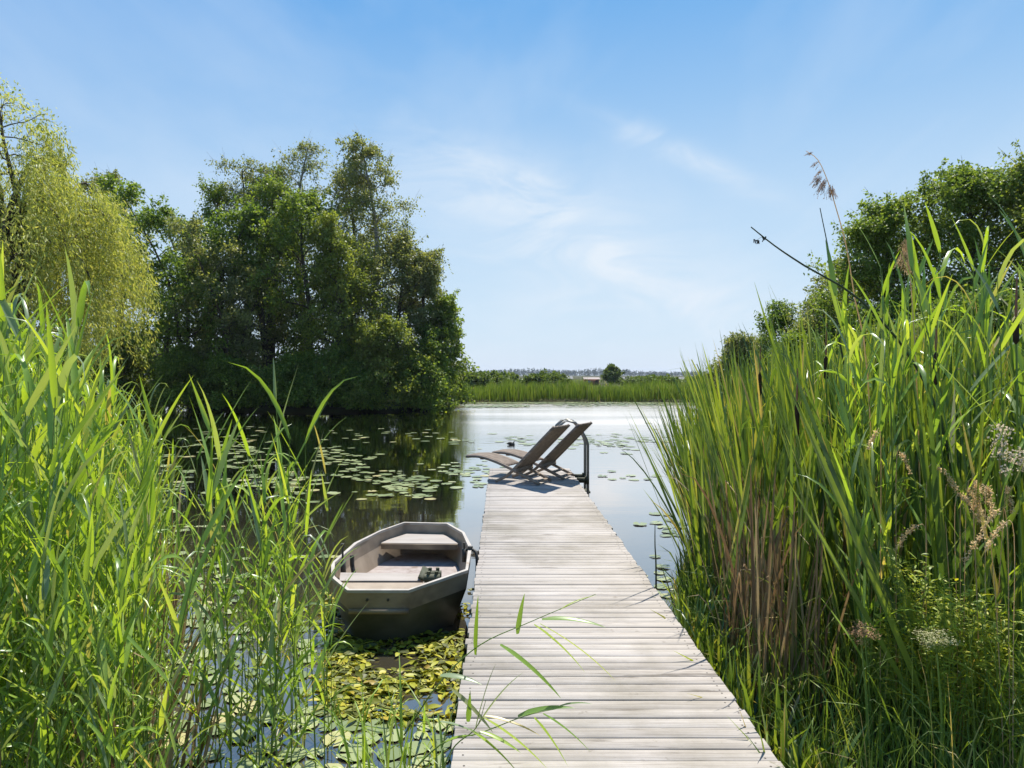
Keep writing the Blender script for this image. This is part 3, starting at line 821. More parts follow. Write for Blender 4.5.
seed_grass(960, 478, 2.8, 'beige arched grass plume, thickest of those on the right bank', .6, n=4, L=.18)
seed_grass(880, 436, 3.0, 'pale curled seed head nodding left among dark cattail leaves', -.5, n=1, L=.12)
seed_grass(896, 434, 3.0, 'pale curled seed head nodding right beside another curled one', .5, n=1, L=.14)
seed_grass(925, 460, 2.9, 'thin pale grass head arching right above yellow herbs', .9, n=1, L=.16)
seed_grass(985, 480, 2.7, 'upright pinkish beige grass plumes right of the arched plume', .2, n=4, L=.16)
seed_grass(1012, 520, 2.5, 'pinkish grass plume bending at the right photo edge', -.7, n=3, L=.16)
seed_grass(915, 528, 2.9, 'short horizontal pale grass head above the small herb', -.9, n=1, L=.16)


def umbel(px, py, Y, rad, label, mat='cream'):
    c = at(px, py, Y); z0 = base_z(c[0], Y)
    o = empty('hogweed_plant', (c[0], Y, z0)); s, l = Buf(), Buf(); h = c[2] - z0
    s.tube(curve([(0.02, .05, 0), (.03, .02, h * .5), (0, 0, h - .06)], 8), np.linspace(.005, .003, 9), 5, cap=False)
    for k in range(26):
        a = rg.random() * 6.283; rr = rad * math.sqrt(rg.random()); e = np.array([rr * math.cos(a), rr * math.sin(a), h + .012 * rg.normal()])
        s.tube([(0, 0, h - .06), e], .0009, 3, cap=False)
        m_ = 26; B_ = e + rg.normal(0, 1, (m_, 3)) * [.012, .012, .004]
        az = rg.random(m_) * 6.283
        leafquads(l, B_, np.stack([np.cos(az), np.sin(az), 0 * az], 1), np.tile([0.1, 0.1, 1.], (m_, 1)) + rg.normal(0, .3, (m_, 3)), rg.uniform(.004, .008, m_), rg.uniform(.003, .006, m_))
    s.build('stem', M['reed_stalk'], o); l.build('flower_head', M[mat], o)
    return tag(o, label, 'wildflower')


umbel(937, 637, 2.45, .055, 'flat cream flower head of hogweed low in the right bank grass')
umbel(862, 632, 2.6, .045, 'faded brownish umbel flower left of the cream one', 'plume')


def blossom(px, py, Y, label):
    c = at(px, py, Y); z0 = base_z(c[0], Y); h = c[2] - z0
    o = empty('meadowsweet', (c[0], Y, z0)); s, l = Buf(), Buf()
    s.tube(curve([(0, 0, 0), (.02, 0, h * .5), (0, 0, h)], 8), np.linspace(.004, .0015, 9), 4, cap=False)
    for k in range(7):
        e = np.array([rg.normal(0, .03), rg.normal(0, .03), h + rg.uniform(-.06, .05)])
        s.tube([(0, 0, h - .1), e], .001, 3, cap=False)
        m_ = 34; leafquads(l, e + rg.normal(0, .012, (m_, 3)), rg.normal(0, 1, (m_, 3)), rg.normal(0, 1, (m_, 3)), rg.uniform(.008, .014, m_), rg.uniform(.006, .011, m_))
    s.build('stem', M['reed_stalk'], o); l.build('blossom', M['pink'], o)
    return tag(o, label, 'wildflower')


blossom(1003, 440, 2.8, 'pale pink fluffy blossom near the right edge above grass plumes')
blossom(1018, 462, 2.7, 'lower pale fluffy blossom at the extreme right edge')

# cattail heads
for px, pt, Y, ln_h, lab in (
        (797, 402, 3.8, .20, 'dark brown cattail head on the left side of the thicket'),
        (826, 356, 3.9, .14, 'short dark cattail head behind the middle green blades'),
        (936, 352, 3.1, .15, 'dark cattail head below a rusty spike near right trees'),
        (760, 372, 4.9, .17, 'slim brown cattail head at the far left of the thicket'),
        (1016, 318, 3.1, .12, 'rusty cattail head at the right photo edge')):
    c = at(px, pt, Y); z0 = base_z(c[0], Y)
    o = empty('bulrush', (c[0], Y, z0)); s = Buf(); h = c[2] - z0
    s.tube([(.03, 0, 0), (.01, 0, h * .6), (0, 0, h)], [.006, .005, .004], 6); s.build('stalk', M['reed_stalk'], o, smooth=True)
    s = Buf(); t = np.linspace(0, 1, 9)
    s.tube(np.stack([0 * t, 0 * t, h - ln_h * (1 - t)], 1), .0125 * np.minimum(1, np.minimum(t, 1 - t) * 8 + .25), 10)
    s.build('seed_head', noisemat('cattail_brown', [(.3, (.025, .014, .008)), (.7, (.055, .03, .016))], (60, 60, 60), rough=.9) if 'cattail_brown' not in bpy.data.materials else bpy.data.materials['cattail_brown'], o, smooth=True)
    s = Buf(); s.tube([(0, 0, h + .004), (0, 0, h + .03), (.004, 0, h + .19)], [.004, .006, .0025], 8); s.build('spike', M['rust'], o, smooth=True)
    tag(o, lab, 'cattail')

# tall stems against the sky
def stem_thing(name, pts, Y, r, label, cat='reed', mat='reed_stalk'):
    P = np.array([at(px, py, Y + dy) for px, py, dy in pts]); z0 = base_z(P[0][0], P[0][1]); P[0][2] = z0
    o = empty(name, tuple(P[0])); q = Buf(); C_ = curve(P - P[0], 22)
    q.tube(C_, np.linspace(r, r * .35, len(C_)), 6); q.build('stalk', M[mat], o, smooth=True)
    return tag(o, label, cat), P[0], C_


M['rush'] = noisemat('dark_rush_stem', [(.3, (.03, .045, .02)), (.7, (.05, .075, .03))], (30, 30, 3), rough=.5)
o, p0, C_ = stem_thing('bulrush', [(975, 640, 0), (950, 460, .05), (915, 365, .05), (860, 300, 0), (805, 266, 0), (775, 246, 0), (751, 227, 0)], 3.4, .008, 'dark bent bulrush stem leaning left against the sky with dangling spikelets', 'bulrush', 'rush')
q = Buf()
for px, py, n in ((763, 238, 3), (756, 242, 5)):
    c = at(px, py, 3.4) - p0
    for k in range(n):
        e = c + rg.normal(0, .008, 3); q.tube([e, e + [rg.normal(0, .006), 0, -.018]], [.0045, .002], 5)
q.tube([at(763, 236, 3.4) - p0, at(757, 240, 3.4) - p0], .001, 3)
q.build('spikelets', M['iron'], o)
stem_thing('bulrush', [(856, 640, 0), (850, 420, 0), (838, 330, 0), (832, 270, 0), (820, 208, 0)], 3.9, .0065, 'bare dark upright bulrush stem with broken top before the right trees', 'bulrush', 'rush')
o, p0, C_ = stem_thing('plumed_reed', [(880, 640, 0), (868, 380, 0), (855, 300, 0), (846, 245, 0), (836, 208, 0), (828, 182, 0), (818, 160, 0), (806, 151, 0)], 3.7, .004, 'tall dry reed with brown drooping plume against the sky', 'reed', 'straw')


def plume(o, p0, Y, pts, n=26, mat='plume'):
    q = Buf()
    for px, py, L, dx in pts:
        c = at(px, py, Y) - p0
        for k in range(n):
            D = np.array([dx + rg.normal(0, .18), rg.normal(0, .25), -1.0]); D /= np.linalg.norm(D)
            e = c + rg.normal(0, .006, 3); l_ = L * rg.uniform(.4, 1)
            P = np.array([e, e + D * l_ * .5 + [-.006, 0, .004], e + D * l_])
            q.tube(P, .0005, 3, cap=False)
            m_ = 9; u = rg.uniform(.2, 1, m_)[:, None]
            leafquads(q, e + D * l_ * u, D + rg.normal(0, .25, (m_, 3)), rg.normal(0, 1, (m_, 3)), rg.uniform(.007, .012, m_), rg.uniform(.002, .0035, m_))
    q.build('plume', M[mat], o)


plume(o, p0, 3.7, [(826, 180, .10, -.5), (831, 186, .09, .1), (820, 176, .07, -.7)])
plume(o, p0, 3.7, [(818, 162, .05, -1.2), (812, 153, .035, -2.5), (822, 170, .05, -1.3)], n=7)
o, p0, C_ = stem_thing('plumed_reed', [(925, 640, 0), (918, 420, 0), (912, 300, 0), (906, 240, 0)], 3.5, .004, 'shorter reed with faded pinkish plume in front of right trees', 'reed', 'straw')
plume(o, p0, 3.5, [(906, 240, .12, .0), (905, 252, .10, -.3), (908, 262, .08, .2)], n=24, mat='straw')
stem_thing('cut_reed', [(656, 590, 0), (656, 570, 0), (655, 545, 0), (655, 524, 0)], 4.9, .008, 'single dark cut reed stub standing in water right of the jetty', 'reed', 'rush')

# ---- reed shoots hanging over the jetty
def shoot(path, leaves, label):
    """path: (px, py, depth); leaves: (base px, py, tip px, py, width) measured at the shoot's own depth"""
    P = np.array([at(*p) for p in path]); o = empty('reed_shoot', tuple(P[0])); C_ = curve(P - P[0], 20)
    q = Buf(); q.tube(C_, np.linspace(.0035, .001, len(C_)), 5); q.build('stalk', M['reed_stalk'], o, smooth=True)
    q = Buf()
    for bx, by, tx, ty_, w in leaves:
        Yb = np.interp(bx, [p[0] for p in path], [p[2] for p in path])
        b_ = at(bx, by, Yb) - P[0]; t_ = at(tx, ty_, Yb - .03) - P[0]
        v = t_ - b_; L = np.linalg.norm(v); D = v / L + np.array([0, 0, .18])
        blades(q, [b_], [D], [L * 1.02], [w * 1.55], [.42], seg=10, rg=rg, twist=.3)
    q.build('leaves', M['reed'], o, smooth=True)
    return tag(o, label, 'reed', 'reed shoots hanging over the jetty')


shoot([(404, 735, 2.75), (440, 682, 2.65), (480, 645, 2.6), (530, 622, 2.6), (596, 594, 2.6)],
      [(476, 655, 478, 596, .017), (518, 634, 524, 594, .016), (500, 645, 560, 698, .018), (534, 625, 584, 672, .015), (540, 624, 614, 680, .012), (542, 620, 605, 626, .02), (560, 610, 596, 594, .008)],
      'reed shoot with spread leaves arching over the jetty, upper one')
shoot([(395, 790, 2.62), (440, 745, 2.56), (480, 733, 2.52), (525, 716, 2.5), (560, 708, 2.5)],
      [(518, 717, 574, 706, .021), (560, 706, 592, 703, .007), (543, 714, 590, 752, .012), (534, 718, 567, 766, .015), (484, 718, 546, 768, .01), (484, 716, 540, 735, .011)],
      'reed shoot with a broad flat leaf low over the jetty')
shoot([(430, 800, 2.48), (452, 750, 2.47), (476, 728, 2.46), (486, 700, 2.45)],
      [(476, 728, 494, 664, .012), (478, 726, 520, 671, .014), (452, 690, 492, 732, .013), (470, 730, 520, 776, .016), (480, 732, 520, 752, .013), (440, 722, 486, 738, .014), (446, 742, 474, 735, .016), (440, 676, 482, 684, .02), (468, 722, 470, 690, .014)],
      'tangled reed shoot leaning over the lower left jetty edge')
# loose sedge between the jetty and the pads
q = Buf(); n = 130
px = rg.uniform(345, 458, n); Y = rg.uniform(2.6, 3.5, n); X = np.minimum((px - CX) * Y / F, -.24)
an = np.abs(rg.normal(0, .5, n)); a = rg.random(n) * 6.283
blades(q, np.stack([X, Y, np.full(n, -.1)], 1), np.stack([np.sin(an) * np.cos(a), np.sin(an) * np.sin(a), np.cos(an)], 1), rg.uniform(.25, .6, n), rg.uniform(.006, .016, n), rg.uniform(.3, 1.6, n), seg=6, rg=rg)
tag(q.build('sedge_tuft', M['reed'], smooth=True), 'loose green sedge leaves along the left jetty edge', 'sedge', kind='stuff')

# ------------------------------------------------------------------ lily pads
def pad_mesh(rg, curl):
    n = 18; a = np.linspace(.22, 6.283 - .22, n)
    r = 1 + rg.normal(0, .035, n); ring = np.stack([r * np.cos(a), r * .9 * np.sin(a), curl * (.3 + .7 * rg.random(n)) * np.abs(np.sin(a * 1.5 + rg.random()))], 1)
    mid = ring * [.55, .55, .2]
    V = np.vstack([[[0, 0, 0]], mid, ring]); q = Buf()
    k = np.arange(n - 1)
    q.add(V, np.stack([0 * k, k + 1, k + 2], 1)); q.f.append(np.stack([k + 1, k + n + 1, k + n + 2, k + 2], 1)); q.mi.append(np.zeros(n - 1, int))
    return q


PADB = [pad_mesh(rg, c) for c in (.0, .02, .03, .05, .08, .15)]
PADM = [q.mesh('lily_pad', smooth=True) for q in PADB]
for m_ in PADM: m_.materials.append(M['lily'])
pads = []


def patch(px0, px1, py0, py1, n, r=(.07, .12), z=.006):
    k = 0; tries = 0
    while k < n and tries < n * 40:
        tries += 1
        px, py = np.clip(rg.normal((px0 + px1) / 2, (px1 - px0) * .3), px0 - 12, px1 + 12), np.clip(rg.normal((py0 + py1) / 2, (py1 - py0) * .33), py0 - 3, py1 + 4)
        P = onz(px, py)
        # patches have ragged, clumped outlines
        if math.sin(P[0] * 3.1 + P[1] * 1.7) + math.sin(P[0] * 1.3 - P[1] * 2.3 + 2) < rg.uniform(-1.6, .6): continue
        if land(P[0], P[1]) > -.05: continue
        rr = rg.uniform(*r)
        if any((P[0] - p[0]) ** 2 + (P[1] - p[1]) ** 2 < (.8 * (rr + p[2])) ** 2 for p in pads): continue
        if DX0 - rr < P[0] < DX1 + rr and P[1] < DY1: continue
        if ((P[0] - BC[0]) / .6) ** 2 + ((P[1] - BC[1]) / 1.15) ** 2 < 1: continue
        pads.append((P[0], P[1], rr)); k += 1


patch(345, 440, 474, 492, 66, (.05, .13)); patch(300, 470, 466, 500, 24, (.07, .12))
patch(225, 268, 430, 464, 55, (.09, .15))
patch(318, 368, 446, 464, 30, (.09, .15))
patch(190, 330, 471, 490, 40, (.08, .14))
patch(330, 445, 430, 441, 26, (.09, .14))
patch(150, 232, 432, 470, 36, (.09, .15))
patch(130, 175, 484, 526, 22, (.08, .13))
patch(436, 492, 468, 484, 34, (.07, .12))
patch(466, 690, 437, 445, 60, (.10, .16))
patch(590, 625, 437, 451, 26, (.09, .14))
patch(604, 650, 473, 479, 9, (.07, .11))
patch(652, 692, 512, 532, 12, (.06, .1))
patch(640, 684, 560, 600, 9, (.05, .09))
patch(470, 490, 445, 470, 5, (.06, .1))
patch(150, 240, 530, 760, 80, (.04, .085))
patch(240, 340, 560, 768, 46, (.04, .085))
patch(328, 448, 690, 768, 26, (.04, .095))
patch(600, 700, 409, 436, 12, (.1, .16))
order = sorted(range(len(pads)), key=lambda k: -pads[k][2] / pads[k][1] ** 1.5)
lb = Buf()
for r_, k in enumerate(order):
    x, y, rr = pads[k]
    v = int(rg.integers(6)); a = rg.random() * 6.283
    if r_ < 290:
        left = x < .4; near = y < 5.2
        lab, grp = (('round green lily pad floating among reeds in the near left water', 'near left lily pads') if left and near else
                    ('round green lily pad floating on dark water between the reeds and the tree island', 'lily pads on the dark water') if left else
                    ('green lily pad floating on the pale water right of the jetty', 'lily pads right of the jetty'))
        o = link('lily_pad', PADM[v], None, None, (x, y, .006 + .0004 * (r_ % 7)), a); o.scale = (rr, rr, rr)
        tag(o, lab, 'lily pad', grp)
    else:
        V, fs = PADB[v].arrays(); put(lb, (V, fs), (x, y, .006 + .0004 * (r_ % 7)), a, rr)
if lb.v: tag(lb.build('far_lily_pads', M['lily'], smooth=True), 'sparse small lily pads dotting the farther open water', 'lily pads', kind='stuff')
# mat of lilies before the far bank
lb = Buf()
for k in range(2600):
    X = rg.uniform(-4, 26); Y = 44.5 - abs(rg.normal(0, 1.0)) * (2.2 if X > 3 else 1.2)
    if rg.random() < .15: Y -= 2 * rg.random()
    if land(X, Y) > -.02 and Y < 44: continue
    put(lb, PADB[int(rg.integers(6))].arrays(), (X, Y, .008 + .03 * rg.random()), rg.random() * 6.283, rg.uniform(.12, .22))
for k in range(420):
    X = rg.uniform(-3.0, 1.5) ; Y = 39.0 + rg.normal(0, .7) + X * .2
    if land(X, Y) > -.02: continue
    put(lb, PADB[int(rg.integers(6))].arrays(), (X, Y, .008 + .02 * rg.random()), rg.random() * 6.283, rg.uniform(.12, .2))
tag(lb.build('lily_mat', M['lily'], smooth=True), 'pale green mat of lily pads along the far bank', 'lily pads', kind='stuff')
# yellow pondweed between boat and jetty
q = Buf(); n = 4200
px = rg.uniform(322, 468, n); py = rg.uniform(590, 722, n)
Pw = np.array([onz(a_, b_) for a_, b_ in zip(px, py)])
kk = (Pw[:, 0] < DX0 - .0) & (np.sin(Pw[:, 0] * 9 + Pw[:, 1] * 4) + np.sin(Pw[:, 1] * 11 - Pw[:, 0] * 3) > rg.uniform(-1.7, 1.2, n)) & ~((np.abs(Pw[:, 0] - BC[0]) < .46) & (Pw[:, 1] > 4.75))
Pw = Pw[kk]; n = len(Pw); Pw[:, 2] = rg.uniform(.004, .02, n)
a = rg.random(n) * 6.283
blades(q, Pw, np.stack([np.cos(a), np.sin(a), rg.uniform(-.05, .22, n)], 1), rg.uniform(.03, .10, n), rg.uniform(.012, .038, n), rg.uniform(.0, .4, n), seg=5, fold=.12, twist=.5, shape='oval', rg=rg)
tag(q.build('pondweed', M['weed'], smooth=True), 'yellow green pondweed floating between the boat and the jetty', 'pondweed', kind='stuff')
# dark lump among the far pads
p = onz(511, 445)
q = Buf(); t = np.linspace(0, 1, 9)
q.tube(np.stack([p[0] - .10 + .2 * t, 0 * t + p[1], .03 + .01 * np.sin(t * 6)], 1), .045 * np.sin(np.pi * np.clip(t * .9 + .05, 0, 1)) ** .6, 8)
q.tube([(p[0] + .05, p[1], .04), (p[0] + .09, p[1], .09)], [.02, .012], 6)
tag(q.build('driftwood', M['bark'], smooth=True), 'small dark piece of driftwood among lily pads beyond the loungers', 'driftwood')

# ------------------------------------------------------------------ trees
def grow(name, label, loc, Ht, Rad, leaf, bark='bark', h0=.18, limbs=24, seed=0, shape='round', droop=.25, lsize=.13, dens=1.0, stems=1, cat='tree', group=None, asp=.62, rise=.55, sec=7, ter=4, shoots=46):
    """a tapered trunk, limbs that fork twice, and leaves along the outer twigs"""
    rt = np.random.default_rng(seed)
    root = empty(name, (loc[0], loc[1], float(ground_z(loc[0], loc[1])) - .03)); wood, lv = Buf(), Buf()
    r0_ = .018 * Ht + .03
    LP, LD = [], []
    for s in range(stems):
        a0 = rt.random() * 6.283; ln0 = (0 if stems == 1 else rt.uniform(.10, .28)) + .03
        hs = Ht * (1 if s == 0 else rt.uniform(.7, .97))
        t = np.linspace(0, 1, 9)
        T = np.stack([hs * ln0 * np.cos(a0) * t ** 1.4 + .02 * hs * np.sin(t * 7 + a0), hs * ln0 * np.sin(a0) * t ** 1.4 + .02 * hs * np.cos(t * 6 + a0), hs * t], 1)
        wood.tube(T, r0_ / math.sqrt(stems) * (1 - .93 * t) + .008, 7, cap=False)
        nl = max(6, int(limbs / stems ** .6))
        for k in range(nl):
            u = h0 + (1 - h0) * ((k + rt.random() * .8) / nl) ** .9
            u = min(u, .985)
            v = (u - h0) / (1 - h0)
            if shape == 'round': pr = math.sin(math.pi * min(1, .17 + .80 * v)) ** .75
            elif shape == 'tall': pr = (1 - v) ** .34 * min(1, .45 + 2.2 * v) * 1.12
            elif shape == 'bush': pr = (1 - v ** 2.2) ** .55
            else: pr = min(1, .5 + v) * (1 - v ** 4) ** .5
            Lb = Rad * pr * rt.uniform(.65, 1.18) + .05 * Ht * rt.random()
            b0 = np.array([np.interp(u, t, T[:, c]) for c in range(3)])
            a = k * 2.4 + rt.normal(0, .5)
            el = rise * (.35 + 1.3 * v) + rt.normal(0, .16)
            el = min(el, 1.35)
            D = np.array([math.cos(a) * math.cos(el), math.sin(a) * math.cos(el), math.sin(el)])
            tt = np.linspace(0, 1, 6)[:, None]
            C_ = b0 + D * Lb * tt + np.array([0, 0, -droop * Lb]) * tt ** 2.2 + np.cumsum(rt.normal(0, .03 * Lb, (6, 3)), 0) * (tt > 0)
            rl = max(.012, r0_ * .42 * (1 - .8 * u) / math.sqrt(stems))
            wood.tube(C_, np.linspace(rl, rl * .2, 6), 5, cap=False)
            for q_ in range(sec):
                w_ = .22 + .78 * (q_ + rt.random()) / sec
                b1 = np.array([np.interp(w_, tt[:, 0], C_[:, c]) for c in range(3)])
                L2 = (.22 + .34 * (1 - w_)) * Lb * rt.uniform(.7, 1.3) + .25
                D2 = unit(D * rt.uniform(.5, 1) + rt.normal(0, .62, 3) + np.array([0, 0, .25]))
                e1 = b1 + D2 * L2 + np.array([0, 0, -droop * L2 * .9])
                m1 = (b1 + e1) / 2 + D2 * .02 + np.array([0, 0, .12 * L2])
                wood.tube([b1, m1, e1], [rl * .35, rl * .22, .004], 4, cap=False)
                for x_ in range(ter):
                    ww = rt.uniform(.25, 1)
                    b2 = b1 * (1 - ww) + e1 * ww + np.array([0, 0, .12 * L2 * 4 * ww * (1 - ww)])
                    D3 = unit(D2 * .8 + rt.normal(0, .75, 3)); L3 = L2 * rt.uniform(.3, .6) + .12
                    n_ = max(3, int(rt.uniform(10, 21) * dens))
                    f = rt.random(n_)[:, None] ** .8
                    P = b2 + D3 * L3 * f + np.array([0, 0, -droop * L3 * 1.1]) * f ** 2 + rt.normal(0, .085 + .06 * L2, (n_, 3))
                    LP.append(P); LD.append(D3 * .5 + rt.normal(0, .7, (n_, 3)) + np.array([0, 0, -.35 - droop]))
    P = np.concatenate(LP)
    # upright leading shoots and hanging sprays that break the outline
    ro = np.hypot(P[:, 0], P[:, 1]); hi = np.flatnonzero((P[:, 2] > Ht * .45) & ((ro > np.percentile(ro, 55)) | (P[:, 2] > Ht * .85)))
    for c in rt.choice(hi, min(len(hi), shoots), replace=False):
        out = unit(np.array([P[c, 0], P[c, 1], .01])); L3 = rt.uniform(.35, 1.25) * (Ht / 11) ** .7
        D3 = unit(out * rt.uniform(.1, .8) + np.array([0, 0, rt.uniform(.5, 1.4) if droop < .4 else rt.uniform(-.5, 1.2)]) + rt.normal(0, .2, 3))
        n_ = int(rt.uniform(14, 30) * dens); f = rt.random(n_)[:, None]
        wood.tube([P[c] - D3 * .4, P[c], P[c] + D3 * L3 * .9], [.012, .008, .003], 3, cap=False)
        LP.append(P[c] + D3 * L3 * f + np.array([0, 0, -droop * L3]) * f ** 2 + rt.normal(0, .06 + .05 * L3, (n_, 3)) * (1.1 - .8 * f)); LD.append(D3 * .5 + rt.normal(0, .7, (n_, 3)) + np.array([0, 0, -.3 - droop]))
    P = np.concatenate(LP); D = np.concatenate(LD); n_ = len(P)
    k_ = Ht / np.percentile(P[:, 2], 99.6)
    P[:, 2] *= k_; wood.v = [a_ * [1, 1, k_] for a_ in wood.v]
    keep = P[:, 2] > .15; P, D = P[keep], D[keep]; n_ = len(P)
    Nn = rt.normal(0, .6, (n_, 3)) + np.array([0, 0, .8])
    l_ = lsize * rt.uniform(.65, 1.35, n_)
    leafquads(lv, P, D, Nn, l_, l_ * asp * rt.uniform(.8, 1.2, n_))
    wood.build('trunk', M[bark], root, smooth=True); lv.build('crown', M[leaf], root)
    return tag(root, label, cat, group)


def tree_at(px, top, Y, name, label, Rad, leaf, **kw):
    X = (px - CX) * Y / F; zt = H + (CY - top) * Y / F
    return grow(name, label, (X, Y), zt - float(ground_z(X, Y)), Rad, leaf, **kw)


GI = 'trees on the island'
tree_at(196, 186, 36.5, 'broadleaf_tree', 'dark leafy tree at the island end nearest the willow', 2.7, 'tree_dark', seed=1, h0=.22, limbs=28, stems=3, group=GI, lsize=.17)
tree_at(236, 157, 38.5, 'birch_tree', 'airy grey green birch, left of three tall island tops', 2.1, 'tree_grey', bark='bark', seed=2, shape='tall', droop=.5, limbs=30, group=GI, lsize=.12, dens=1.0, shoots=110)
tree_at(262, 176, 37.0, 'broadleaf_tree', 'fresh green island tree between the left and middle birch tops', 1.7, 'tree_mid', seed=3, shape='tall', limbs=28, group=GI, lsize=.14)
tree_at(298, 140, 40.0, 'birch_tree', 'slim see-through birch with the topmost point of the island', 1.9, 'tree_grey', bark='birch', seed=4, shape='tall', droop=.5, limbs=28, group=GI, lsize=.12, dens=.8, shoots=110)
tree_at(352, 168, 39.5, 'birch_tree', 'lower airy birch in the notch between the middle and right birch tops', 1.9, 'tree_grey', seed=18, shape='tall', droop=.4, limbs=32, group=GI, lsize=.13, shoots=110)
tree_at(276, 165, 39.5, 'birch_tree', 'airy birch closing the notch between the left and middle birch tops', 1.7, 'tree_mid', seed=19, shape='tall', droop=.4, limbs=30, group=GI, lsize=.13, shoots=110)
tree_at(212, 180, 38.0, 'broadleaf_tree', 'leafy tree top just left of the leftmost island birch', 1.9, 'tree_mid', seed=20, shape='round', h0=.25, limbs=26, group=GI, lsize=.13, dens=.85)
tree_at(306, 190, 36.0, 'broadleaf_tree', 'broad bright green tree in the middle of the island', 2.1, 'tree_mid', seed=5, h0=.25, limbs=28, group=GI, lsize=.16)
tree_at(376, 143, 38.5, 'birch_tree', 'tall grey green birch, right of the three tall island tops', 2.15, 'tree_grey', bark='birch', seed=6, shape='tall', droop=.45, limbs=34, group=GI, lsize=.13, dens=1.2, shoots=110)
tree_at(338, 218, 34.6, 'alder_tree', 'pointed olive green alder in front of the island middle', 1.9, 'tree_olive', seed=7, shape='tall', h0=.12, limbs=34, group=GI, lsize=.13, dens=1.2)
tree_at(400, 230, 36.5, 'broadleaf_tree', 'grey green tree sloping down right of the tall birch', 2.1, 'tree_grey', seed=8, h0=.15, limbs=30, group=GI, lsize=.14, dens=1.1)
tree_at(424, 250, 37.0, 'birch_tree', 'drooping grey birch near the right end of the island', 1.4, 'tree_grey', seed=9, shape='tall', droop=.55, h0=.12, limbs=30, group=GI, lsize=.13, dens=1.2, shoots=110)
tree_at(440, 295, 36.5, 'alder_tree', 'low bright green alder at the right tip of the island', 1.25, 'tree_mid', seed=10, shape='bush', h0=.04, limbs=30, group=GI, lsize=.15, dens=1.2)
tree_at(170, 235, 39.0, 'broadleaf_tree', 'dark thin-crowned tree with sky gaps at the left island edge', 2.3, 'tree_dark', seed=12, h0=.3, limbs=20, group=GI, lsize=.16, dens=.7)
tree_at(268, 215, 38.0, 'broadleaf_tree', 'inner tree behind the pointed island alder', 2.2, 'tree_mid', seed=13, h0=.12, limbs=24, group=GI, lsize=.15, dens=.6)
tree_at(350, 240, 39.0, 'broadleaf_tree', 'inner tree below the right birch top', 2.3, 'tree_mid', seed=14, h0=.12, limbs=24, group=GI, lsize=.15, dens=.6)
tree_at(232, 230, 35.3, 'alder_tree', 'brownish green alder with visible thin stems at island front left', 1.9, 'tree_grey', seed=15, h0=.25, limbs=28, stems=3, group=GI, lsize=.13)
SG = 'bushes along the island shore'
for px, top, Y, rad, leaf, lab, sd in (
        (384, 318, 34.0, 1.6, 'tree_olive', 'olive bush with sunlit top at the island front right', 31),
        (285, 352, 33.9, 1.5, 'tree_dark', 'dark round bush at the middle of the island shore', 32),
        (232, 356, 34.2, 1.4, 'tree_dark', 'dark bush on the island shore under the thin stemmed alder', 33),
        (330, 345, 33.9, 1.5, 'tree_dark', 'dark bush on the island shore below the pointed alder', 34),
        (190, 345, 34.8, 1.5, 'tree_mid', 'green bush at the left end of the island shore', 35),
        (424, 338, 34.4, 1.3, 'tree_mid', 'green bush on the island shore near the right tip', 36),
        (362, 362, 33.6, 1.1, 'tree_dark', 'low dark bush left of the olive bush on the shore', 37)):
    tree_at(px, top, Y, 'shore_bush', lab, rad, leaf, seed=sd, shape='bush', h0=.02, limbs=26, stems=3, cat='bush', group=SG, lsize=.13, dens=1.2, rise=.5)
# behind the willow and in the gap
tree_at(120, 176, 44.0, 'birch_tree', 'grey green tree showing behind the right side of the willow', 2.2, 'tree_grey', seed=16, shape='tall', droop=.45, limbs=32, lsize=.16, shoots=110)
tree_at(60, 190, 47.0, 'broadleaf_tree', 'dark tree hidden behind the willow crown', 3.2, 'tree_dark', seed=17, limbs=28, lsize=.2)
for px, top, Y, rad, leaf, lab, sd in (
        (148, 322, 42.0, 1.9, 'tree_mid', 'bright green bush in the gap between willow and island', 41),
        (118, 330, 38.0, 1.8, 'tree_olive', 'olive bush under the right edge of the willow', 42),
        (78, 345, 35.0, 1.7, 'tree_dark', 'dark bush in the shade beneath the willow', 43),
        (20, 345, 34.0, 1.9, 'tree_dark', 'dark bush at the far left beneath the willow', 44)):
    tree_at(px, top, Y, 'bank_bush', lab, rad, leaf, seed=sd, shape='bush', h0=.02, limbs=26, stems=3, cat='bush', group='bushes on the left far bank', lsize=.17, rise=.5)


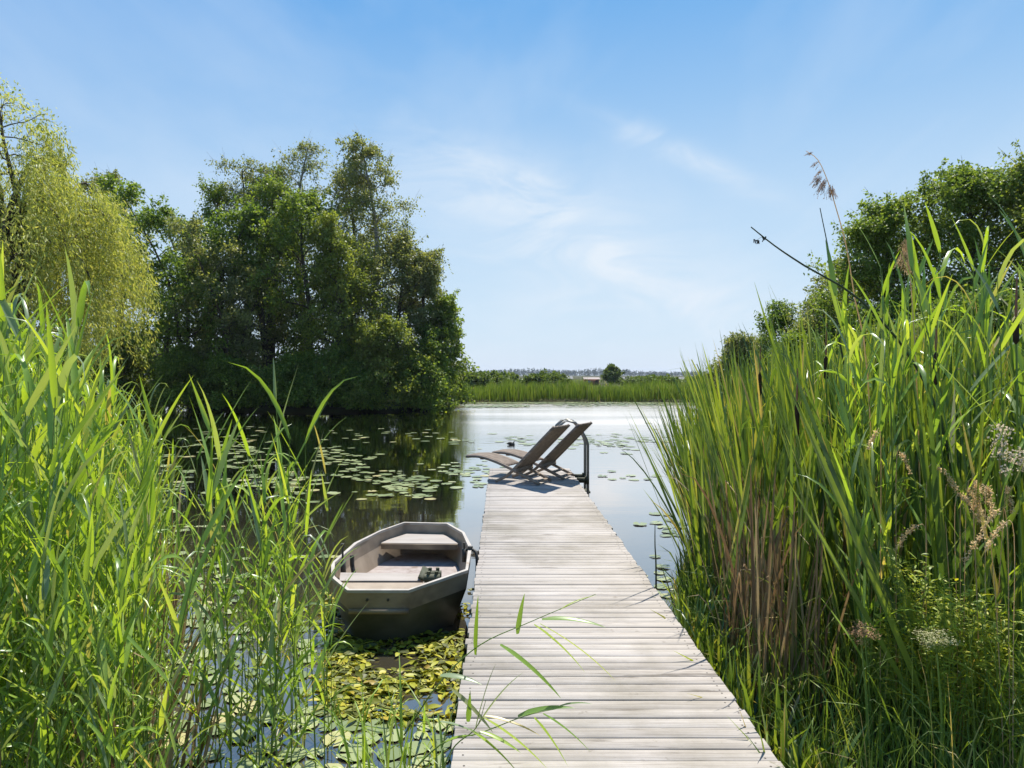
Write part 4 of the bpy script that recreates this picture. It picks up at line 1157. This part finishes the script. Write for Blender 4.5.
def willow(px, top, Y, Rad, label, seed):
    rt = np.random.default_rng(seed)
    X = (px - CX) * Y / F; z0 = float(ground_z(X, Y)); Ht = H + (CY - top) * Y / F - z0
    root = empty('weeping_willow', (X, Y, z0 - .05)); wood, lv = Buf(), Buf()
    t = np.linspace(0, 1, 8)
    T = np.stack([.4 * np.sin(t * 3), .3 * np.cos(t * 4) - .3, Ht * .62 * t], 1); wood.tube(T, .42 * (1 - .7 * t) + .03, 9, cap=False)
    PP, DD = [], []
    for k in range(46):
        u = rt.uniform(.42, 1.0) if k > 6 else 1.0
        b0 = np.array([np.interp(u, t, T[:, c]) for c in range(3)])
        a = k * 2.4 + rt.normal(0, .4); rr = Rad * math.sqrt(rt.uniform(.1, 1)) * .95
        zt = Ht * (1.0 - .42 * (rr / Rad) ** 2) * rt.uniform(.70, 1.0)
        e = np.array([rr * math.cos(a), rr * math.sin(a), max(zt, Ht * .42)])
        C_ = curve([b0, b0 * .45 + e * .55 + [0, 0, .10 * Ht], e, e + np.array([.16 * e[0], .16 * e[1], -.10 * Ht])], 14)
        wood.tube(C_, np.linspace(.12, .015, len(C_)), 5, cap=False)
        ns = 11
        for q_ in range(ns):
            w_ = rt.uniform(.45, 1); p = np.array([np.interp(w_, np.linspace(0, 1, len(C_)), C_[:, c]) for c in range(3)])
            Ls = min(p[2] - .9, rt.uniform(1.6, 5.2)); sw = rt.normal(0, .4, 2)
            n_ = int(Ls * 14); f = np.sort(rt.random(n_))[:, None]
            out = unit(np.array([p[0], p[1], 0]))
            off = out * .7 * np.sin(np.minimum(1, f * 2.2) * 1.57) + np.array([sw[0], sw[1], 0]) * f
            P = p + off + np.array([0, 0, 1]) * (.25 * np.sin(np.minimum(1, f * 5) * 3.14) - Ls * f ** 1.15) + rt.normal(0, .06, (n_, 3))
            PP.append(P); DD.append(np.array([0, 0, -1.0]) + rt.normal(0, .45, (n_, 3)) + out * .2)
    # outer shell of short hanging sprays, bunched
    for k in range(150):
        a = rt.random() * 6.283; rr = Rad * math.sqrt(rt.random()) * (.98 + .1 * math.sin(a * 5 + 1))
        zt = Ht * (1.02 - .40 * (rr / Rad) ** 2.2) * rt.uniform(.80, 1.0) if rt.random() < .75 else Ht * rt.uniform(.35, .8)
        zt += .35 * math.sin(a * 7 + rr * 2.3); c0 = np.array([rr * math.cos(a), rr * math.sin(a), zt]); out = unit(np.array([c0[0], c0[1], .001]))
        for q_ in range(11):
            b0 = c0 + rt.normal(0, .30, 3) * [1, 1, .7]; Ls = min(b0[2] - .8, rt.uniform(1.0, 3.8)); n_ = int(17 * Ls) + 6
            f = rt.random(n_)[:, None]
            P = b0 + out * .55 * np.sin(np.minimum(1, f * 2) * 1.57) + np.array([0, 0, 1]) * (.2 * np.sin(np.minimum(1, f * 4) * 3.14) - Ls * f ** 1.2) + rt.normal(0, .07, (n_, 3))
            PP.append(P); DD.append(np.array([0, 0, -1.0]) + rt.normal(0, .55, (n_, 3)) + out * .3)
    P, D = np.concatenate(PP), np.concatenate(DD); n_ = len(P)
    leafquads(lv, P, D, rt.normal(0, 1, (n_, 3)) + [0, 0, .3], rt.uniform(.13, .26, n_), rt.uniform(.03, .055, n_))
    wood.build('trunk', M['bark'], root, smooth=True); lv.build('crown', M['willow'], root)
    return tag(root, label, 'tree')


willow(8, 124, 26.0, 4.25, 'large yellow green weeping willow at the left photo edge', 51)
# the thin upper branch of the willow's neighbour that stands clear against the sky
tree_at(22, 80, 25.0, 'broadleaf_tree', 'thin open yellow green tree rising above the weeping willow', 1.9, 'willow', seed=52, h0=.76, limbs=13, shape='round', droop=.3, lsize=.12, dens=.8, asp=.4, shoots=8, sec=6, ter=3)

# right bank
GR = 'trees on the right bank'
tree_at(890, 196, 21.0, 'broadleaf_tree', 'round green tree, left of the two big right bank trees', 1.65, 'tree_mid', seed=61, h0=.2, limbs=36, group=GR, lsize=.095, dens=2.1)
tree_at(972, 168, 20.0, 'broadleaf_tree', 'large sunlit green tree behind reeds on the right bank', 2.2, 'tree_mid', seed=62, h0=.12, limbs=42, group=GR, lsize=.095, dens=2.2)
tree_at(1040, 160, 19.0, 'broadleaf_tree', 'olive green tree cut by the right photo edge', 2.0, 'tree_olive', seed=63, h0=.12, limbs=40, group=GR, lsize=.09, dens=2.1)
tree_at(1130, 170, 19.0, 'broadleaf_tree', 'dark tree beyond the right photo edge', 2.6, 'tree_dark', seed=64, h0=.12, limbs=34, group=GR, lsize=.16)
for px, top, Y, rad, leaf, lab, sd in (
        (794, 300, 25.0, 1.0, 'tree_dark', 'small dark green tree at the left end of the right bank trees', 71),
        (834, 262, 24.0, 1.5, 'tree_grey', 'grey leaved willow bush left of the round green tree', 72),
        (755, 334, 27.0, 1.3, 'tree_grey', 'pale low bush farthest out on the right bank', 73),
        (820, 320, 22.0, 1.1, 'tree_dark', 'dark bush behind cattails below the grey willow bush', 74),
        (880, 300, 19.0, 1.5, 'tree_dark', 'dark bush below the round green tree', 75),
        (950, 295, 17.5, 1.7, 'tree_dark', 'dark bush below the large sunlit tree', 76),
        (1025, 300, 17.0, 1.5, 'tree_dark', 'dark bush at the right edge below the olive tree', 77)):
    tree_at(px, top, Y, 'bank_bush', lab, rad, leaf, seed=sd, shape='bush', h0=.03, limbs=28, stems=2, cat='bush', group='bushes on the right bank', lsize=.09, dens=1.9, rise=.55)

# ------------------------------------------------------------------ far bank
q = Buf(); n = 26000
X = rg.uniform(-16, 34, n); Y = 44.7 + rg.gamma(1.6, 1.6, n) + .7 * np.sin(X * .35)
ok = land(X, Y) > -.25; X, Y = X[ok], Y[ok]; n = len(X)
hh = (1.02 + .2 * np.clip((X - 7) / 5, 0, 1) + .08 * np.clip(-X / 4, 0, 1) + .10 * np.sin(X * .5) + .13 * np.sin(X * 1.3 + 1) + .12 * np.sin(X * 3.1) * np.sin(X * .7) + .10 * np.sin(X * 6.7)) * rg.uniform(.5, 1.15, n)
an = np.abs(rg.normal(0, .12, n)); a = rg.random(n) * 6.283
blades(q, np.stack([X, Y, np.maximum(ground_z(X, Y), -.05)], 1), np.stack([np.sin(an) * np.cos(a), np.sin(an) * np.sin(a), np.cos(an)], 1), hh, rg.uniform(.03, .06, n), rg.uniform(0, .9, n), seg=3, fold=0, rg=rg, power=3)
tag(q.build('far_reed_belt', M['far_belt']), 'green reed belt along the far bank of the pond', 'reeds', kind='stuff')
q = Buf(); n = 16000
Y = 49 + rg.random(n) ** 2 * 160; X = rg.uniform(-.45, .6, n) * Y
blades(q, np.stack([X, Y, np.full(n, .25)], 1), np.stack([rg.normal(0, .3, n), rg.normal(0, .3, n), np.ones(n)], 1), rg.uniform(.12, .36, n), rg.uniform(.05, .1, n) * Y / 60, rg.uniform(0, .5, n), seg=2, fold=0, rg=rg)
tag(q.build('field_grass', M['grass']), 'rough meadow grass in the field beyond the reed belt', 'grass', kind='stuff')

for px, top, Y, rad, lab, sd in (
        (474, 372.5, 75, 2.2, 'low green bush left in the far field row', 81), (492, 371.5, 78, 2.6, 'wide green bush in the far field row next to island', 82),
        (508, 373.5, 80, 1.8, 'small round bush right of the wide far bush', 83), (537, 374, 82, 1.7, 'small pale bush left of the rounded far bush', 84),
        (552, 371.5, 84, 2.3, 'rounded green bush before the grey far house', 85), (640, 376, 95, 2.6, 'low bush right of the far poplar', 86),
        (660, 375.5, 80, 2.4, 'pale green bush between the two dark far sheds', 87), (706, 374.5, 80, 2.3, 'far bush right of the right dark shed', 88)):
    tree_at(px, top, Y, 'field_bush', lab, rad, 'far_green', seed=sd, shape='bush', h0=.02, limbs=16, stems=2, cat='bush', group='bushes in the far field', lsize=.32, dens=.8, sec=5, ter=3)
tree_at(612, 365, 110, 'field_tree', 'single taller tree in the far field right of the rusty shed', 1.3, 'far_green', seed=90, shape='tall', h0=.1, limbs=18, lsize=.35, dens=.8, sec=5, ter=3)


def shed(px, py_top, Y, w, d_, hw, roofh, wall, roof, name, label, cat, door=True):
    zt = H + (CY - py_top) * Y / F; X = (px - CX) * Y / F; z0 = .27; hw = zt - z0 - roofh
    o = empty(name, (X, Y, z0)); q = Buf(); q.box((0, 0, hw / 2), (w, d_, hw)); q.build('wall', M[wall], o)
    q = Buf(); e = .2
    A = [(-w / 2 - e, -d_ / 2 - e, hw + .01), (w / 2 + e, -d_ / 2 - e, hw + .01), (w / 2 + e, 0, hw + roofh), (-w / 2 - e, 0, hw + roofh), (w / 2 + e, d_ / 2 + e, hw + .01), (-w / 2 - e, d_ / 2 + e, hw + .01)]
    q.add(A, [[0, 1, 2, 3], [3, 2, 4, 5]]); q.add(A, [[0, 3, 5], [1, 4, 2]]); q.add(A, [[0, 5, 4, 1]]); q.build('roof', M[roof], o)
    if door:
        q = Buf(); q.box((w * .32, -d_ / 2 - .02, hw * .42), (w * .18, .06, hw * .84)); q.build('door', M['shed_dark'], o)
        q = Buf(); q.box((-w * .2, -d_ / 2 - .02, hw * .6), (w * .2, .06, hw * .35)); q.build('window', M['glassy'], o)
    return tag(o, label, cat)


shed(591, 377.3, 100, 2.0, 2.4, 1, .28, 'rust', 'pale', 'field_shed', 'small rusty brown shed with pale roof in the far field', 'shed')
shed(633, 377.2, 105, 2.9, 3, 1, .3, 'shed_dark', 'shed_roof', 'field_shed', 'low dark shed right of the single far tree', 'shed')
shed(682, 377.3, 100, 3.2, 3, 1, .3, 'shed_dark', 'shed_roof', 'field_shed', 'low dark shed farther right beside the reeds', 'shed')
shed(567, 376.3, 210, 3.0, 5, 1, .8, 'glassy', 'shed_roof', 'farm_house', 'pale grey roofed house in the distance behind the far bushes', 'house')
shed(518, 379.0, 130, 1.3, 2, 1, .3, 'white', 'white', 'field_hut', 'tiny white hut half hidden among the far bushes', 'hut', door=False)

# far wood on the horizon
q = Buf(); Pn = []
for k in range(1500):
    X = rg.uniform(-900, 1150); Y = rg.uniform(1250, 1500)
    pxk = CX + X * F / Y
    tz = 10.5 + 2.6 * math.sin(X * .013) + 1.8 * math.sin(X * .031 + 1) + rg.normal(0, 1.0)
    tz = max(3.5, tz)
    n_ = 34
    c = np.array([X, Y, tz * .5]); v = unit(rg.normal(0, 1, (n_, 3))) * rg.random((n_, 1)) ** .4
    Pn.append(c + v * [4.2, 4.2, tz * .55])
P = np.concatenate(Pn); n = len(P)
leafquads(q, P, rg.normal(0, 1, (n, 3)), rg.normal(0, 1, (n, 3)), rg.uniform(1.6, 3.4, n), rg.uniform(1.4, 2.6, n))
tag(q.build('far_treeline', M['far_wood']), 'hazy blue green wood along the horizon', 'wood', kind='stuff')

# ------------------------------------------------------------------ haze
HAZE = True
if HAZE:
    m, nt, nd, ln = nodes('thin_haze')
    pv = N(nt, 'ShaderNodeVolumePrincipled'); pv.inputs['Color'].default_value = (.78, .87, 1, 1); pv.inputs['Density'].default_value = .00016; pv.inputs['Anisotropy'].default_value = .2
    o_ = N(nt, 'ShaderNodeOutputMaterial'); ln.new(pv.outputs[0], o_.inputs['Volume'])
    q = Buf(); q.box((0, 1100, 8), (4900, 2950, 18))
    tag(q.build('haze', m), 'thin blue haze over the distant fields', 'haze', kind='stuff')

# ------------------------------------------------------------------ sky and sun
w = bpy.data.worlds.new('World'); S.world = w; w.use_nodes = True
nt = w.node_tree; nt.nodes.clear(); ln = nt.links
sky = N(nt, 'ShaderNodeTexSky', sky_type='NISHITA', sun_disc=False, sun_elevation=R(SUN_EL), sun_rotation=R(SUN_AZ), altitude=0, air_density=1.0, dust_density=.3, ozone_density=2.0)
tc = N(nt, 'ShaderNodeTexCoord')
sep = N(nt, 'ShaderNodeSeparateXYZ'); ln.new(tc.outputs['Generated'], sep.inputs[0])
# thin cirrus: noise on the dome, stretched along the wind
dv = N(nt, 'ShaderNodeMath', operation='MAXIMUM'); ln.new(sep.outputs[2], dv.inputs[0]); dv.inputs[1].default_value = .02
ad = N(nt, 'ShaderNodeMath', operation='ADD'); ln.new(dv.outputs[0], ad.inputs[0]); ad.inputs[1].default_value = .12
pr = N(nt, 'ShaderNodeVectorMath', operation='DIVIDE'); ln.new(tc.outputs['Generated'], pr.inputs[0])
cb = N(nt, 'ShaderNodeCombineXYZ'); [ln.new(ad.outputs[0], cb.inputs[k]) for k in range(3)]; ln.new(cb.outputs[0], pr.inputs[1])
mp = N(nt, 'ShaderNodeMapping'); mp.inputs['Scale'].default_value = (1.0, .42, .05); mp.inputs['Rotation'].default_value = (0, 0, R(35)); mp.inputs['Location'].default_value = (.35, 1.9, 0)
ln.new(pr.outputs[0], mp.inputs[0])
nz = N(nt, 'ShaderNodeTexNoise'); nz.inputs['Scale'].default_value = 1.5; nz.inputs['Detail'].default_value = 7; nz.inputs['Roughness'].default_value = .52; nz.inputs['Distortion'].default_value = .5
ln.new(mp.outputs[0], nz.inputs['Vector'])
cl = ramp(nt, nz.outputs[0], [(.46, (0, 0, 0)), (.85, (1, 1, 1))])
cm = N(nt, 'ShaderNodeMath', operation='MULTIPLY'); ln.new(cl, cm.inputs[0]); cm.inputs[1].default_value = .42
# the film's response to the sky: each channel with its own gain and gamma
sp_ = N(nt, 'ShaderNodeSeparateColor'); ln.new(sky.outputs[0], sp_.inputs[0]); hs = N(nt, 'ShaderNodeCombineColor')
for k, (ga, pw) in enumerate(((.52, .95), (1.356, .567), (3.58, .20))):
    p1 = N(nt, 'ShaderNodeMath', operation='POWER'); ln.new(sp_.outputs[k], p1.inputs[0]); p1.inputs[1].default_value = pw
    p2 = N(nt, 'ShaderNodeMath', operation='MULTIPLY'); ln.new(p1.outputs[0], p2.inputs[0]); p2.inputs[1].default_value = ga; ln.new(p2.outputs[0], hs.inputs[k])
vl = ramp(nt, sep.outputs[2], [(0, (.55,) * 3), (.10, (.62,) * 3), (.24, (.50,) * 3), (.36, (.22,) * 3), (.48, (0,) * 3)])   # thin high veil, denser towards the horizon
m0 = N(nt, 'ShaderNodeMixRGB'); ln.new(vl, m0.inputs[0]); ln.new(hs.outputs[0], m0.inputs[1]); m0.inputs[2].default_value = (4.5, 5.15, 5.85, 1)
def mth(op, a, b=None, clamp=False):
    n = N(nt, 'ShaderNodeMath', operation=op, use_clamp=clamp)
    for k, q_ in enumerate((a, b)):
        if q_ is None: continue
        if isinstance(q_, (int, float)): n.inputs[k].default_value = q_
        else: ln.new(q_, n.inputs[k])
    return n.outputs[0]


ysafe = mth('MAXIMUM', sep.outputs[1], .05); su = mth('DIVIDE', sep.outputs[0], ysafe); sv = mth('DIVIDE', sep.outputs[2], ysafe)
n2 = N(nt, 'ShaderNodeTexNoise'); n2.inputs['Scale'].default_value = 6; n2.inputs['Detail'].default_value = 8; n2.inputs['Roughness'].default_value = .6; n2.inputs['Distortion'].default_value = 1.2
m3 = N(nt, 'ShaderNodeMapping'); m3.inputs['Rotation'].default_value = (0, R(20), 0); m3.inputs['Scale'].default_value = (1, 1, 2.6); ln.new(tc.outputs['Generated'], m3.inputs[0]); ln.new(m3.outputs[0], n2.inputs['Vector'])
wis = ramp(nt, n2.outputs[0], [(.40, (0,) * 3), (.72, (1,) * 3)])
tot = None                                                                    # a few cirrus streaks low in the sky
for u0, v0, la, lb_, an_, st_ in ((.275, .318, .13, .020, -25, .75), (.12, .19, .30, .075, -24, .85), (.05, .26, .18, .04, -30, .5), (.25, .11, .30, .05, -12, .5), (-.02, .07, .22, .035, 20, .30)):
    ca, sa = math.cos(R(an_)), math.sin(R(an_))
    du, dv_ = mth('SUBTRACT', su, u0), mth('SUBTRACT', sv, v0)
    a_ = mth('DIVIDE', mth('ADD', mth('MULTIPLY', du, ca), mth('MULTIPLY', dv_, sa)), la)
    b_ = mth('DIVIDE', mth('SUBTRACT', mth('MULTIPLY', dv_, ca), mth('MULTIPLY', du, sa)), lb_)
    e_ = mth('MULTIPLY', mth('POWER', 2.718, mth('MULTIPLY', mth('ADD', mth('MULTIPLY', a_, a_), mth('MULTIPLY', b_, b_)), -1.0)), st_)
    tot = e_ if tot is None else mth('ADD', tot, e_)
cw = mth('MULTIPLY', tot, mth('MULTIPLY_ADD', wis, .8), True)
cw.node.inputs[1].links[0].from_node.inputs[2].default_value = .2
m4 = N(nt, 'ShaderNodeMixRGB'); ln.new(cw, m4.inputs[0]); ln.new(m0.outputs[0], m4.inputs[1]); m4.inputs[2].default_value = (4.7, 5.25, 5.85, 1)
m0 = m4
mx = N(nt, 'ShaderNodeMixRGB'); ln.new(cm.outputs[0], mx.inputs[0]); ln.new(m0.outputs[0], mx.inputs[1]); mx.inputs[2].default_value = (4.6, 5.2, 5.9, 1)
bg = N(nt, 'ShaderNodeBackground'); bg.inputs[1].default_value = .088; ln.new(mx.outputs[0], bg.inputs[0])
wo = N(nt, 'ShaderNodeOutputWorld'); ln.new(bg.outputs[0], wo.inputs[0])

sd = bpy.data.lights.new('sun', 'SUN'); sd.energy = 4.1; sd.angle = R(.53); sd.color = (1, .955, .88)
so = bpy.data.objects.new('sun', sd); COL.objects.link(so)
v = np.array([math.sin(R(SUN_AZ)) * math.cos(R(SUN_EL)), math.cos(R(SUN_AZ)) * math.cos(R(SUN_EL)), math.sin(R(SUN_EL))])
import mathutils
so.rotation_euler = mathutils.Vector(v).to_track_quat('Z', 'Y').to_euler()
so.location = tuple(v * 60)

# ------------------------------------------------------------------ camera
cd = bpy.data.cameras.new('camera'); cd.lens = 24; cd.sensor_width = 36; cd.clip_end = 6000; cd.clip_start = .05
cd.shift_x = 10 / 1024; cd.shift_y = -9 / 1024
co = bpy.data.objects.new('camera', cd); COL.objects.link(co); co.location = (0, 0, H); co.rotation_euler = (R(90), 0, 0)
S.camera = co
S.view_settings.view_transform = 'Standard'; S.view_settings.look = 'None'; S.view_settings.gamma = 1; S.view_settings.exposure = 0.92
S.cycles.max_bounces = 8; S.cycles.transparent_max_bounces = 4; S.cycles.volume_bounces = 0
S.cycles.use_denoising = True
S.cycles.caustics_reflective = False; S.cycles.caustics_refractive = False
